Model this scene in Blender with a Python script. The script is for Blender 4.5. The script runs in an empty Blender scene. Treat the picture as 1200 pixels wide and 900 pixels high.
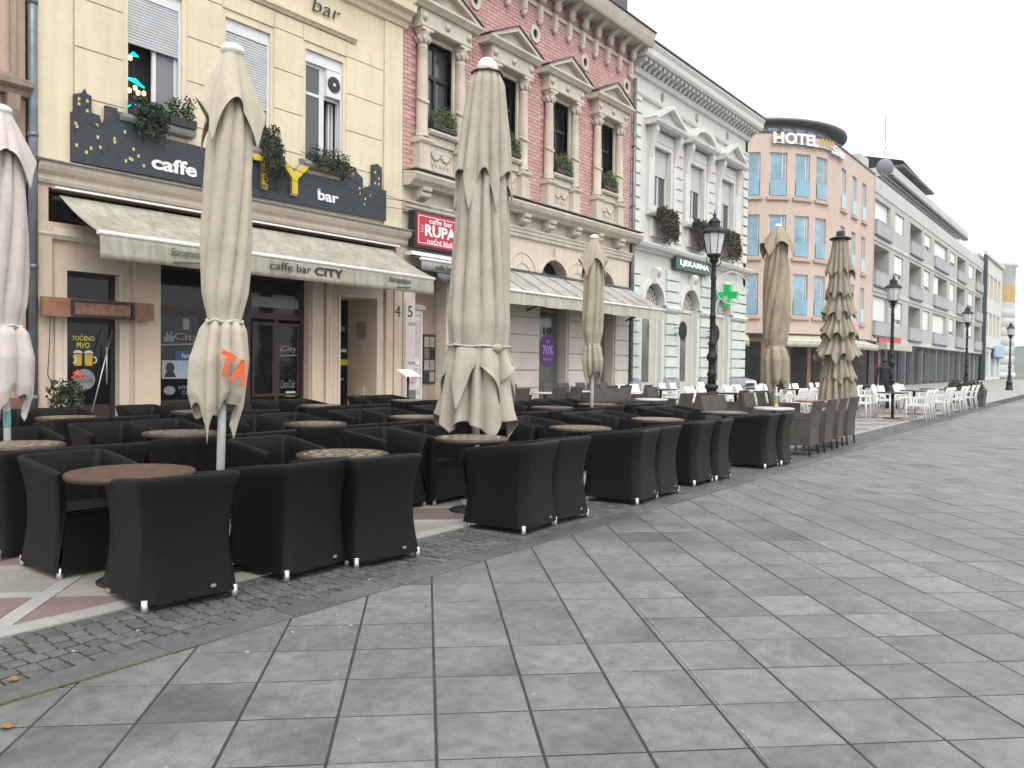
import bpy, bmesh, math, random
from mathutils import Vector, Matrix, noise
random.seed(7)
R = math.radians
SC = bpy.context.scene
COL = SC.collection

# ---------------------------------------------------------------- camera, sky, sun, exposure
# world axes: X along the street (away from the camera), Y towards the facades, Z up; facades stand on Y = 15.5
th, pit, rol = R(36.66), math.atan(24/960), R(.7)
F0 = Vector((math.cos(th), math.sin(th), 0)); R0 = Vector((math.sin(th), -math.cos(th), 0))
FW = F0*math.cos(pit) + Vector((0, 0, -math.sin(pit))); U0 = R0.cross(FW)
RT = R0*math.cos(rol) + U0*math.sin(rol); UP = -R0*math.sin(rol) + U0*math.cos(rol)
cd = bpy.data.cameras.new('camera'); cam = bpy.data.objects.new('camera', cd); COL.objects.link(cam)
cd.sensor_width = 36; cd.lens = 36*960/1200; cd.clip_end = 6000; cd.clip_start = .05
cam.matrix_world = Matrix(((RT.x, UP.x, -FW.x, 0), (RT.y, UP.y, -FW.y, 0), (RT.z, UP.z, -FW.z, 1.5), (0, 0, 0, 1)))
SC.camera = cam

SUN_EL, SUN_AZ = R(52), R(235)          # azimuth in the X-Y plane: from behind the camera, over the square
wd = bpy.data.worlds.new('World'); SC.world = wd; wd.use_nodes = True
wn = wd.node_tree; bg = wn.nodes['Background']
sky = wn.nodes.new('ShaderNodeTexSky'); sky.sky_type = 'NISHITA'; sky.sun_disc = False
sky.sun_elevation = SUN_EL; sky.sun_rotation = R(90) - SUN_AZ; sky.air_density = 1.0; sky.dust_density = 4.0
mx = wn.nodes.new('ShaderNodeMixRGB'); mx.inputs[0].default_value = .9     # closed overcast: the blue barely comes through
wn.links.new(sky.outputs[0], mx.inputs[1]); mx.inputs[2].default_value = (9.6, 9.8, 10.1, 1)
wn.links.new(mx.outputs[0], bg.inputs[0]); bg.inputs[1].default_value = .1
sl = bpy.data.lights.new('sun', 'SUN'); sl.energy = 1.1; sl.angle = R(35); sl.color = (1, .97, .93)
so = bpy.data.objects.new('sun', sl); COL.objects.link(so)
sd = Vector((math.cos(SUN_AZ)*math.cos(SUN_EL), math.sin(SUN_AZ)*math.cos(SUN_EL), math.sin(SUN_EL)))
so.rotation_euler = sd.to_track_quat('Z', 'Y').to_euler(); so.location = (0, -10, 30)
vs = SC.view_settings; vs.view_transform = 'Standard'; vs.look = 'None'; vs.gamma = 1; vs.exposure = .95
SC.cycles.max_bounces = 4; SC.cycles.diffuse_bounces = 2; SC.cycles.glossy_bounces = 2
SC.cycles.use_denoising = True

# ---------------------------------------------------------------- materials
MATS = {}
def srgb(r, g, b, k=1.0):
    f = lambda c: ((c/255+.055)/1.055)**2.4 if c > 10 else c/255/12.92
    return (f(r)*k, f(g)*k, f(b)*k, 1)
def mat(name, col, rough=.8, var=.12, scale=2.0, bump=0.0, bscale=30, metal=0, spec=.5, streak=0.0, rnd=0.0, dark=None,
        emit=None, bdist=.01, speck=0.0, gum=0.0, wet=0.0, stain=0.0, stcol=(.05, .045, .04), coords='Object'):
    """Principled with noise-driven colour, optional vertical rain streaks, blotchy stains, per-piece tone and bump."""
    if name in MATS: return MATS[name]
    m = bpy.data.materials.new(name); m.use_nodes = True; MATS[name] = m
    t = m.node_tree; N = t.nodes.new; L = t.links.new; b = t.nodes['Principled BSDF']
    b.inputs['Roughness'].default_value = rough; b.inputs['Metallic'].default_value = metal
    b.inputs['Specular IOR Level'].default_value = spec
    tc = N('ShaderNodeTexCoord'); src = tc.outputs[coords]
    if rnd:
        oi = N('ShaderNodeObjectInfo'); ge = N('ShaderNodeNewGeometry')
        ad = N('ShaderNodeMath'); L(oi.outputs['Random'], ad.inputs[0]); L(ge.outputs['Random Per Island'], ad.inputs[1])
        fr = N('ShaderNodeMath'); fr.operation = 'FRACT'; L(ad.outputs[0], fr.inputs[0])
        va = N('ShaderNodeVectorMath'); va.operation = 'ADD'; cb = N('ShaderNodeCombineXYZ')
        ml = N('ShaderNodeMath'); ml.operation = 'MULTIPLY'; ml.inputs[1].default_value = 37
        L(fr.outputs[0], ml.inputs[0]); L(ml.outputs[0], cb.inputs[0]); L(ml.outputs[0], cb.inputs[2])
        L(src, va.inputs[0]); L(cb.outputs[0], va.inputs[1]); src = va.outputs[0]
    def noi(s, vec=None, detail=5):
        n = N('ShaderNodeTexNoise'); n.inputs['Scale'].default_value = s; n.inputs['Detail'].default_value = detail
        L(vec if vec else src, n.inputs['Vector']); return n.outputs['Fac']
    def rng(x, a, bb, lo=.3, hi=.7):
        mr = N('ShaderNodeMapRange'); L(x, mr.inputs[0]); mr.inputs[1].default_value = lo; mr.inputs[2].default_value = hi
        mr.inputs[3].default_value = a; mr.inputs[4].default_value = bb; return mr.outputs[0]
    def scalecol(colsock, f):
        v = N('ShaderNodeVectorMath'); v.operation = 'SCALE'; L(colsock, v.inputs[0]); L(f, v.inputs['Scale']); return v.outputs[0]
    c = N('ShaderNodeRGB'); c.outputs[0].default_value = tuple(col[:3]) + (1,); cs = c.outputs[0]
    if var: cs = scalecol(cs, rng(noi(scale), 1-var, 1+var)); cs = scalecol(cs, rng(noi(scale*9), 1-var*.5, 1+var*.5))
    if rnd: cs = scalecol(cs, rng(fr.outputs[0], 1-rnd, 1+rnd, 0, 1))
    if streak:
        mp = N('ShaderNodeMapping'); mp.inputs['Scale'].default_value = (5, 5, .35); L(src, mp.inputs[0])
        cs = scalecol(cs, rng(noi(1.5, mp.outputs[0]), 1-streak, 1, .3, .62))
    if stain:
        mm = N('ShaderNodeMixRGB'); L(rng(noi(scale*.7, None, 7), 0, stain, .52, .74), mm.inputs[0]); L(cs, mm.inputs[1])
        mm.inputs[2].default_value = tuple(stcol) + (1,); cs = mm.outputs[0]
    if speck: cs = scalecol(cs, rng(noi(190, None, 2), 1-speck, 1+speck)); cs = scalecol(cs, rng(noi(14, None, 6), 1-speck*.7, 1+speck*.7))
    if gum:                                                # trodden-in chewing gum and spills: small round marks
        for sc_, lo, cc in ((3.1, .045, (.06, .06, .058, 1)), (4.3, .035, (.42, .42, .4, 1))):
            vo = N('ShaderNodeTexVoronoi'); vo.inputs['Scale'].default_value = sc_; L(src, vo.inputs['Vector'])
            mm = N('ShaderNodeMixRGB'); L(rng(vo.outputs['Distance'], gum, 0, lo*.6, lo*1.3), mm.inputs[0]); L(cs, mm.inputs[1]); mm.inputs[2].default_value = cc; cs = mm.outputs[0]
    wr = None
    if wet:                                                # damp areas that run on from piece to piece
        gp = N('ShaderNodeNewGeometry'); wr = noi(.17, gp.outputs['Position'], 6); cs = scalecol(cs, rng(wr, 1.0, 1-wet, .47, .62))
    L(cs, b.inputs['Base Color'])
    if bump:
        bp = N('ShaderNodeBump'); bp.inputs['Strength'].default_value = min(1, bump); bp.inputs['Distance'].default_value = bdist
        L(noi(bscale), bp.inputs['Height']); L(bp.outputs[0], b.inputs['Normal'])
    if var and rough > .2:
        L(rng(wr, rough, rough*.6, .47, .62) if wr else rng(noi(scale*2.3), max(.05, rough-.12), min(1, rough+.12)), b.inputs['Roughness'])
    if emit: b.inputs['Emission Color'].default_value = tuple(emit[:3]) + (1,); b.inputs['Emission Strength'].default_value = emit[3]
    return m
def glass(name, col=(.012, .014, .016), rough=.04, spec=.6, alpha=None):
    return mat(name, col, rough=rough, var=.0, spec=spec)

# ---------------------------------------------------------------- mesh builder
def M0(s, o, z): return (s, 15.5-o, z)       # facade mapping: along the street, outwards from the wall, up
class MB:
    def __init__(s, M=M0): s.v = []; s.f = []; s.M = M; s.sm = []
    def quad(s, a, b, c, d, sm=False):
        i = len(s.v); s.v += [a, b, c, d]; s.f.append((i, i+1, i+2, i+3)); s.sm.append(sm)
    def poly(s, pts, sm=False):
        i = len(s.v); s.v += list(pts); s.f.append(tuple(range(i, i+len(pts)))); s.sm.append(sm)
    def box(s, x0, x1, y0, y1, z0, z1):
        i = len(s.v)
        s.v += [(x0, y0, z0), (x1, y0, z0), (x1, y1, z0), (x0, y1, z0), (x0, y0, z1), (x1, y0, z1), (x1, y1, z1), (x0, y1, z1)]
        for q in ((0, 3, 2, 1), (4, 5, 6, 7), (0, 1, 5, 4), (1, 2, 6, 5), (2, 3, 7, 6), (3, 0, 4, 7)):
            s.f.append(tuple(i+k for k in q)); s.sm.append(False)
        return s
    def b(s, s0, s1, o0, o1, z0, z1, n=1):                # box in facade coordinates (o: outwards)
        for k in range(n):
            a = s0+(s1-s0)*k/n; e = s0+(s1-s0)*(k+1)/n; i = len(s.v)
            s.v += [s.M(*p) for p in ((a, o1, z0), (e, o1, z0), (e, o0, z0), (a, o0, z0), (a, o1, z1), (e, o1, z1), (e, o0, z1), (a, o0, z1))]
            fs = [(0, 3, 2, 1), (4, 5, 6, 7), (0, 1, 5, 4), (2, 3, 7, 6)]
            if k == n-1: fs.append((1, 2, 6, 5))
            if k == 0: fs.append((3, 0, 4, 7))
            for q in fs: s.f.append(tuple(i+j for j in q)); s.sm.append(False)
        return s
    def profile(s, pts, s0, s1, n=1):                      # pts [(o,z)...] swept along the facade, closed against the wall
        ring = list(pts); m = len(ring)
        for k in range(n+1):
            a = s0+(s1-s0)*k/n; s.v += [s.M(a, o, z) for o, z in ring]
        base = len(s.v)-m*(n+1)
        for k in range(n):
            for j in range(m):
                j2 = (j+1) % m; s.f.append((base+k*m+j, base+k*m+j2, base+(k+1)*m+j2, base+(k+1)*m+j)); s.sm.append(False)
        s.f.append(tuple(base+j for j in range(m-1, -1, -1))); s.f.append(tuple(base+n*m+j for j in range(m))); s.sm += [False]*2
        return s
    def prism(s, pts, o0, o1):                             # polygon [(s,z)...] extruded outwards
        m = len(pts); i = len(s.v)
        s.v += [s.M(a, o1, z) for a, z in pts] + [s.M(a, o0, z) for a, z in pts]
        s.f.append(tuple(range(i, i+m))); s.sm.append(False)
        s.f.append(tuple(range(i+2*m-1, i+m-1, -1))); s.sm.append(False)
        for j in range(m):
            k = (j+1) % m; s.f.append((i+j, i+m+j, i+m+k, i+k)); s.sm.append(False)
        return s
    def lathe(s, prof, c=(0, 0, 0), n=16, cap=True, sm=True, sx=1, sy=1):
        i = len(s.v); m = len(prof)
        for r, z in prof:
            for k in range(n):
                a = 2*math.pi*k/n; s.v.append((c[0]+r*sx*math.cos(a), c[1]+r*sy*math.sin(a), c[2]+z))
        for j in range(m-1):
            for k in range(n):
                k2 = (k+1) % n; s.f.append((i+j*n+k, i+j*n+k2, i+(j+1)*n+k2, i+(j+1)*n+k)); s.sm.append(sm)
        if cap:
            s.f.append(tuple(i+k for k in range(n-1, -1, -1))); s.f.append(tuple(i+(m-1)*n+k for k in range(n))); s.sm += [False]*2
        return s
    def tube(s, path, r, n=8, sm=True):
        path = [Vector(p) for p in path]; i = len(s.v); m = len(path); rr = r if isinstance(r, (list, tuple)) else [r]*m
        for j, p in enumerate(path):
            d = (path[min(j+1, m-1)]-path[max(j-1, 0)]).normalized()
            a = d.orthogonal().normalized() if j == 0 else (a-d*a.dot(d)).normalized(); bq = d.cross(a)
            for k in range(n):
                q = 2*math.pi*k/n; s.v.append(tuple(p+(a*math.cos(q)+bq*math.sin(q))*rr[j]))
        for j in range(m-1):
            for k in range(n):
                k2 = (k+1) % n; s.f.append((i+j*n+k, i+j*n+k2, i+(j+1)*n+k2, i+(j+1)*n+k)); s.sm.append(sm)
        s.f.append(tuple(i+k for k in range(n-1, -1, -1))); s.f.append(tuple(i+(m-1)*n+k for k in range(n))); s.sm += [False]*2
        return s
    def grid(s, fn, nu, nv, closed=False, sm=True):
        i = len(s.v); w = nu if closed else nu+1
        for j in range(nv+1):
            for k in range(w): s.v.append(tuple(fn(k/nu, j/nv)))
        for j in range(nv):
            for k in range(nu):
                k2 = (k+1) % w; s.f.append((i+j*w+k, i+j*w+k2, i+(j+1)*w+k2, i+(j+1)*w+k)); s.sm.append(sm)
        return s
    def wall(s, s0, s1, z0, z1, holes, o=0.0, depth=.25, step=None):
        """wall front with rectangular openings (sa,sb,za,zb) and their reveals"""
        xs = sorted({s0, s1} | {h[0] for h in holes} | {h[1] for h in holes}); zs = sorted({z0, z1} | {h[2] for h in holes} | {h[3] for h in holes})
        xs = [x for x in xs if s0 <= x <= s1]; zs = [z for z in zs if z0 <= z <= z1]
        if step:
            ex = []
            for a, e in zip(xs, xs[1:]):
                n = max(1, int((e-a)/step)); ex += [a+(e-a)*k/n for k in range(n)]
            xs = ex+[xs[-1]]
        M = s.M
        for a, e in zip(xs, xs[1:]):
            for c, d in zip(zs, zs[1:]):
                mx_, mz = (a+e)/2, (c+d)/2
                if any(h[0] < mx_ < h[1] and h[2] < mz < h[3] for h in holes): continue
                s.quad(M(a, o, c), M(e, o, c), M(e, o, d), M(a, o, d))
        for h in holes:
            a, e, c, d = h[:4]; p = o-(h[4] if len(h) > 4 else depth)
            s.quad(M(a, o, c), M(a, p, c), M(a, p, d), M(a, o, d)); s.quad(M(e, p, c), M(e, o, c), M(e, o, d), M(e, p, d))
            s.quad(M(a, o, d), M(a, p, d), M(e, p, d), M(e, o, d)); s.quad(M(a, p, c), M(a, o, c), M(e, o, c), M(e, p, c))
        return s
    def arch_fill(s, a, e, zs_, zt, o, depth, n=14):
        """fills the corners of a rectangular opening so that its head is a round arch springing at zs_"""
        cx = (a+e)/2; r = (e-a)/2; M = s.M; h = zt-zs_
        pts = [(cx-r*math.cos(math.pi*k/n), zs_+h*math.sin(math.pi*k/n)) for k in range(n+1)]
        for (x0, w0), (x1, w1) in zip(pts, pts[1:]):
            s.quad(M(x0, o, w0), M(x1, o, w1), M(x1, o, zt), M(x0, o, zt))
            s.quad(M(x0, o, w0), M(x0, o-depth, w0), M(x1, o-depth, w1), M(x1, o, w1))
        return s
    def ring(s, cx, cz, r0, r1, o0, o1, a0=0, a1=180, n=18, sy=1.0):     # flat arch band
        for k in range(n):
            q0, q1 = R(a0+(a1-a0)*k/n), R(a0+(a1-a0)*(k+1)/n)
            P = lambda r, q: (cx+r*math.cos(q), cz+r*sy*math.sin(q))
            s.prism([P(r0, q0), P(r1, q0), P(r1, q1), P(r0, q1)], o0, o1)
        return s

ORG = {}
def mesh(mb, name, org=(0, 0, 0)):
    me = bpy.data.meshes.new(name)
    me.from_pydata([(x-org[0], y-org[1], z-org[2]) for x, y, z in mb.v], [], mb.f)
    me.polygons.foreach_set('use_smooth', mb.sm); return me
def link(name, me, m, parent=None):
    o = bpy.data.objects.new(name, me); COL.objects.link(o)
    if me is not None and m is not None and not me.materials: me.materials.append(m)
    if parent: o.parent = parent; ORG[o.name] = ORG[parent.name]
    return o
def part(name, mb, m, parent):
    """a mesh built in world coordinates, hung under a thing or a part"""
    return link(name, mesh(mb, name, ORG[parent.name]), m, parent)
def lpart(name, mb, m, parent, label=None):
    """a mesh built in the thing's own coordinates"""
    o = link(name, mesh(mb, name), m, parent)
    if label: o['label'] = label
    return o
def thing(name, label, cat, loc, group=None, rz=0):
    o = bpy.data.objects.new(name, None); COL.objects.link(o); o.location = loc; o.rotation_euler.z = rz; ORG[o.name] = tuple(loc)
    o.empty_display_size = .2; o['label'] = label; o['category'] = cat
    if group: o['group'] = group
    return o
def solo(name, mb, m, label, cat, group=None, loc=None):
    if loc is None:
        xs = [v[0] for v in mb.v]; ys = [v[1] for v in mb.v]; loc = ((min(xs)+max(xs))/2, (min(ys)+max(ys))/2, min(v[2] for v in mb.v))
    o = link(name, mesh(mb, name, loc), m); o.location = loc; ORG[o.name] = loc; o['label'] = label; o['category'] = cat
    if group: o['group'] = group
    return o
def struct(name, mb, m, kind='structure'):
    o = link(name, mesh(mb, name), m); ORG[o.name] = (0, 0, 0); o['kind'] = kind; return o
def copy_tree(o, loc, rz, parent=None, **props):
    c = o.copy(); COL.objects.link(c); c.parent = parent
    if parent is None:
        c.location = loc; c.rotation_euler.z = rz; ORG[c.name] = tuple(loc)
        for k, v in props.items(): c[k] = v
    else: ORG[c.name] = ORG[parent.name]
    for ch in o.children: copy_tree(ch, None, None, c)
    return c
def text(name, s, m, parent, box, o=0.02, ext=.004, off=0.0, M=None, shear=0.0, face=None):
    """lettering fitted into box (s0,s1,z0,z1) of a facade plane, as thin raised mesh"""
    cu = bpy.data.curves.new(name, 'FONT'); cu.body = s; cu.extrude = .05; cu.offset = off; cu.shear = shear; cu.resolution_u = 3
    ob = bpy.data.objects.new(name, cu); me = bpy.data.meshes.new_from_object(ob); bpy.data.objects.remove(ob); bpy.data.curves.remove(cu)
    xs = [v.co.x for v in me.vertices]; ys = [v.co.y for v in me.vertices]
    x0, x1, y0, y1 = min(xs), max(xs), min(ys), max(ys); org = ORG[parent.name]
    M = M or M0
    for v in me.vertices:
        p = M(box[0]+(v.co.x-x0)/(x1-x0)*(box[1]-box[0]), o+v.co.z/.05*ext, box[2]+(v.co.y-y0)/(y1-y0)*(box[3]-box[2]))
        v.co = (p[0]-org[0], p[1]-org[1], p[2]-org[2])
    me.name = name
    return link(name, me, m, parent)
# ---------------------------------------------------------------- ground and paving
m_ground = mat('asphalt_grey', (.12, .12, .118), .9, .2, .3)
m_slab = mat('granite_slab', (.155, .154, .149), .58, .18, 1.3, bump=.5, bscale=150, rnd=.085, stain=.75, stcol=(.05, .05, .047), spec=.38, speck=.26, gum=.55, wet=.4)
m_joint = mat('slab_joint', (.028, .028, .026), .95, .3, 4)
m_kerb = mat('dark_granite', (.1, .101, .1), .6, .2, 2, bump=.3, bscale=120, rnd=.15, speck=.22, wet=.3, stain=.5, stcol=(.03, .032, .028))
m_sett = mat('granite_sett', (.085, .088, .084), .62, .2, 6, bump=.5, bscale=60, rnd=.2, speck=.15)
m_moss = mat('mossy_joint', (.03, .036, .017), .95, .4, 6, stain=.7, stcol=(.05, .075, .015))
m_light = mat('pale_stone', (.29, .285, .265), .65, .13, 2, bump=.25, bscale=120, rnd=.08, stain=.4, stcol=(.12, .12, .11))
m_beige = mat('beige_paving', (.25, .23, .2), .68, .15, 2, bump=.25, bscale=120, rnd=.1, stain=.4, stcol=(.11, .1, .085))
m_red = mat('red_paving', (.17, .118, .107), .68, .15, 2, bump=.25, bscale=120, rnd=.12, stain=.4, stcol=(.08, .055, .05))
m_grass = mat('grass_bank', (.075, .12, .05), .95, .25, .05)
m_hill = mat('wooded_hill', (.09, .105, .09), .95, .3, .06)

def clip(poly, fn):
    out = []
    for i, p in enumerate(poly):
        q = poly[(i+1) % len(poly)]; a, b = fn(p), fn(q)
        if a >= 0: out.append(p)
        if (a >= 0) != (b >= 0):
            t = a/(a-b); out.append((p[0]+(q[0]-p[0])*t, p[1]+(q[1]-p[1])*t))
    return out
def slab_geo(mb, poly, z0, z1, c=(0, 0), ch=.003):
    n = len(poly); gx = sum(p[0] for p in poly)/n; gy = sum(p[1] for p in poly)/n; i = len(mb.v)
    sh = lambda p: (p[0]+(gx-p[0])*ch/max(.05, math.hypot(p[0]-gx, p[1]-gy)), p[1]+(gy-p[1])*ch/max(.05, math.hypot(p[0]-gx, p[1]-gy)))
    tops = [sh(p) for p in poly]
    mb.v += [(p[0]-c[0], p[1]-c[1], z1) for p in tops] + [(p[0]-c[0], p[1]-c[1], z1-.003) for p in poly] + [(p[0]-c[0], p[1]-c[1], z0) for p in poly]
    mb.f.append(tuple(range(i, i+n))); mb.sm.append(False)
    for r in (0, n):
        for j in range(n):
            k = (j+1) % n; mb.f.append((i+r+j, i+r+n+j, i+r+n+k, i+r+k)); mb.sm.append(False)
CAM2 = Vector((0, 0))
def inview(x, y, marg=.6):
    d = Vector((x, y, 0)); f = d.dot(F0); r = d.dot(R0)
    return f > (1.2 if marg < .5 else -1.5) and abs(r) < max(0, f)*.64+marg
def lay(name, pieces, m, parent, limit=300, stuffname=None):
    """pieces: (poly, z0, z1, mat); the nearest become objects, the rest one joined part"""
    def near(q):                                           # what the view shows first, then the surroundings
        x, y = sum(p[0] for p in q[0])/len(q[0]), sum(p[1] for p in q[0])/len(q[0]); return math.hypot(x, y)+(0 if inview(x, y, .1) else 500)
    pieces.sort(key=near)
    for poly, z0, z1, mm in pieces[:limit]:
        if len(poly) < 3: continue
        c = (sum(p[0] for p in poly)/len(poly), sum(p[1] for p in poly)/len(poly)); mb = MB(); slab_geo(mb, poly, z0, z1, c)
        o = link(name, mesh(mb, name), mm or m, parent); o.location = (c[0], c[1], 0)
    rest = {}
    for poly, z0, z1, mm in pieces[limit:]:
        if len(poly) >= 3: slab_geo(rest.setdefault((mm or m).name, MB()), poly, z0, z1)
    for k, mb in rest.items():
        o = link(stuffname or 'distant_'+name+'s', mesh(mb, name), MATS[k], parent); o['kind'] = 'stuff'

gm = MB(); S = 2500
gm.quad((-S, -S, -.06), (S, -S, -.06), (S, S, -.06), (-S, S, -.06)); struct('ground', gm, m_ground)
# square of granite slabs laid at 42.7 degrees to the street
qa = R(42.7); D1 = Vector((math.cos(qa), math.sin(qa))); D2 = Vector((math.sin(qa), -math.cos(qa))); PIT = .41
bed = MB(); bed.quad((-30, -60, -.003), (150, -60, -.003), (150, 3.86, -.003), (-30, 3.86, -.003)); paving = struct('square_paving', bed, m_joint)
pieces = []
for i in range(-60, 130):
    for j in range(-20, 130):
        n0 = .0555+.41*i; s0 = 3.07+.41*(j-30); g = .006
        q = [D1*(s0+g)+D2*(n0+g), D1*(s0+PIT-g)+D2*(n0+g), D1*(s0+PIT-g)+D2*(n0+PIT-g), D1*(s0+g)+D2*(n0+PIT-g)]
        cx, cy = sum(p.x for p in q)/4, sum(p.y for p in q)/4
        if cy > 4.2 or cx > 48 or not inview(cx, cy, 7): continue
        poly = clip([(p.x, p.y) for p in q], lambda p: 3.845-p[1])
        dz = random.uniform(-.0015, .0015)
        if len(poly) >= 3: pieces.append((poly[::-1], -.03, dz, None))
lay('slab', pieces, m_slab, paving)
far = MB(); far.quad((47.8, -60, -.001), (150, -60, -.001), (150, 3.84, -.001), (47.8, 3.84, -.001))
o = link('far_paving', mesh(far, 'far'), m_slab, paving); o['kind'] = 'stuff'
# pale joint filler squeezed along one run of joints, in worn stretches
for (x0, y0), (x1, y1) in [((5.65, 3.42), (4.67, 2.53)), ((4.51, 2.36), (4.06, 1.94)), ((3.9, 1.81), (3.33, 1.29)), ((3.25, 1.22), (3.03, 1.02))]:
    q = MB(); d = Vector((x1-x0, y1-y0)).normalized(); nx, ny = -d.y*.0032, d.x*.0032
    q.poly([(x0+nx, y0+ny, .0045), (x0-nx, y0-ny, .0045), (x1-nx*.6, y1-ny*.6, .0045), (x1+nx*.6, y1+ny*.6, .0045)][::-1]); link('joint_filler', mesh(q, 'joint_filler'), mat('pale_filler', (.23, .23, .215), .9, .35, 30), paving)
# moss in the joint along the border slabs
q = MB(); rr = random.Random(2)
for k in range(150):
    x = 1.25+k*.0085; w_ = max(.004, .016+.012*noise.noise((x*6, 0, 0)))*(1 if k < 100 else (150-k)/50); q.quad((x, 3.85-w_, .003), (x+.0085, 3.85-w_*.9, .003), (x+.0085, 3.85+w_*.5, .004), (x, 3.85+w_*.6, .004))
o = link('moss', mesh(q, 'moss'), mat('green_moss', (.055, .08, .018), .95, .5, 40, bump=1, bscale=200), paving); o['kind'] = 'stuff'
# border slabs and the strip of setts
sb = MB(); sb.quad((-6, 3.85, -.011), (150, 3.85, -.011), (150, 4.95, -.011), (-6, 4.95, -.011)); strip = struct('cobble_strip', sb, m_moss)
pc = []; x = -1.0
while x < 60:
    w = random.uniform(.7, .95); pc.append(([(x, 3.855), (x+w-.01, 3.855), (x+w-.01, 4.05), (x, 4.05)], -.04, .002+random.uniform(-.002, .002), m_kerb)); x += w
lay('kerb_slab', pc, m_kerb, strip)
pc = []
for i in range(0, 420):
    for j in range(7):
        wob = .035*math.sin(i*.1*1.9)+.012*random.uniform(-1, 1); x = .3+i*.1+.02*math.sin(j*1.3+i*.05); y = 4.055+j*.103
        a, b_ = .0432+random.uniform(-.004, .004), .0445+random.uniform(-.003, .003); cx, cy = x+.05, y+.052+wob*.35
        r_ = random.uniform(-.12, .12); cr, sr = math.cos(r_), math.sin(r_)
        if not inview(cx, cy, 2): continue
        ca = .007
        pl = [(-a+ca, -b_), (a-ca, -b_), (a, -b_+ca), (a, b_-ca), (a-ca, b_), (-a+ca, b_), (-a, b_-ca), (-a, -b_+ca)]
        poly = [(cx+p*cr-q*sr, cy+p*sr+q*cr) for p, q in pl]
        pc.append((poly, -.05, random.uniform(-.004, .003), None))
lay('sett', pc, m_sett, strip)
pc = []; x = -1.0
while x < 60:
    pc.append(([(x, 4.785), (x+.792, 4.785), (x+.792, 4.945), (x, 4.945)], -.04, random.uniform(0, .003), m_light)); x += .8
lay('edge_slab', pc, m_light, strip)
# terrace: diagonal lattice of pale strips with red and beige fields
tb = MB(); tb.quad((-12, 4.95, -.006), (150, 4.95, -.006), (150, 15.6, -.006), (-12, 15.6, -.006)); terr = struct('terrace', tb, m_joint)
tp = []; E1 = Vector((.7071, .7071)); E2 = Vector((.7071, -.7071)); cell, gap = .62, .12; pt = cell+gap
for i in range(-10, 90):
    for j in range(-30, 60):
        p0 = E1*(i*pt)+E2*(j*pt)+Vector((.38, .2)); c_ = p0+E1*cell/2+E2*cell/2
        if not (4.7 < c_.y < 15.2 and c_.x < 44 and inview(c_.x, c_.y, 3)): continue
        g = .003
        fields = [([p0+E1*g+E2*g, p0+E1*(cell-g)+E2*g, p0+E1*(cell-g)+E2*(cell-g), p0+E1*g+E2*(cell-g)], m_red if (i % 2 == 0) else m_beige),
                  ([p0+E1*(cell+g)+E2*g, p0+E1*(pt-g)+E2*g, p0+E1*(pt-g)+E2*(pt-g), p0+E1*(cell+g)+E2*(pt-g)], m_light),
                  ([p0+E1*g+E2*(cell+g), p0+E1*(cell-g)+E2*(cell+g), p0+E1*(cell-g)+E2*(pt-g), p0+E1*g+E2*(pt-g)], m_light)]
        for q, mm in fields:
            poly = clip([(p.x, p.y) for p in q], lambda p: p[1]-4.955); poly = clip(poly, lambda p: 15.45-p[1]) if poly else poly
            if len(poly) >= 3: tp.append((poly[::-1], -.03, random.uniform(0, .003), mm))
lay('paving_tile', tp, m_beige, terr)
ft = MB(); ft.quad((43.5, 4.96, -.002), (150, 4.96, -.002), (150, 15.45, -.002), (43.5, 15.45, -.002)); o = link('far_paving', mesh(ft, 'far'), m_light, terr); o['kind'] = 'stuff'
# the far end of the street: grass bank and a low wooded rise
gb = MB(); gb.quad((150, -120, -.03), (900, -400, -.03), (900, 60, -.03), (150, 15, -.03)); struct('grass', gb, m_grass)
hb = MB()
def hillf(a, b_):
    x = 380+b_*260; y = -260+a*420; h = 14*math.sin(math.pi*min(1, b_*1.0))**.8*(1+.25*noise.noise((y*.02, b_*3, 0)))+1.2*noise.noise((y*.15, x*.1, 3))*math.sin(math.pi*b_)
    return (x, y, -.5+h)
hb.grid(hillf, 160, 14); struct('hill', hb, m_hill)
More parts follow.
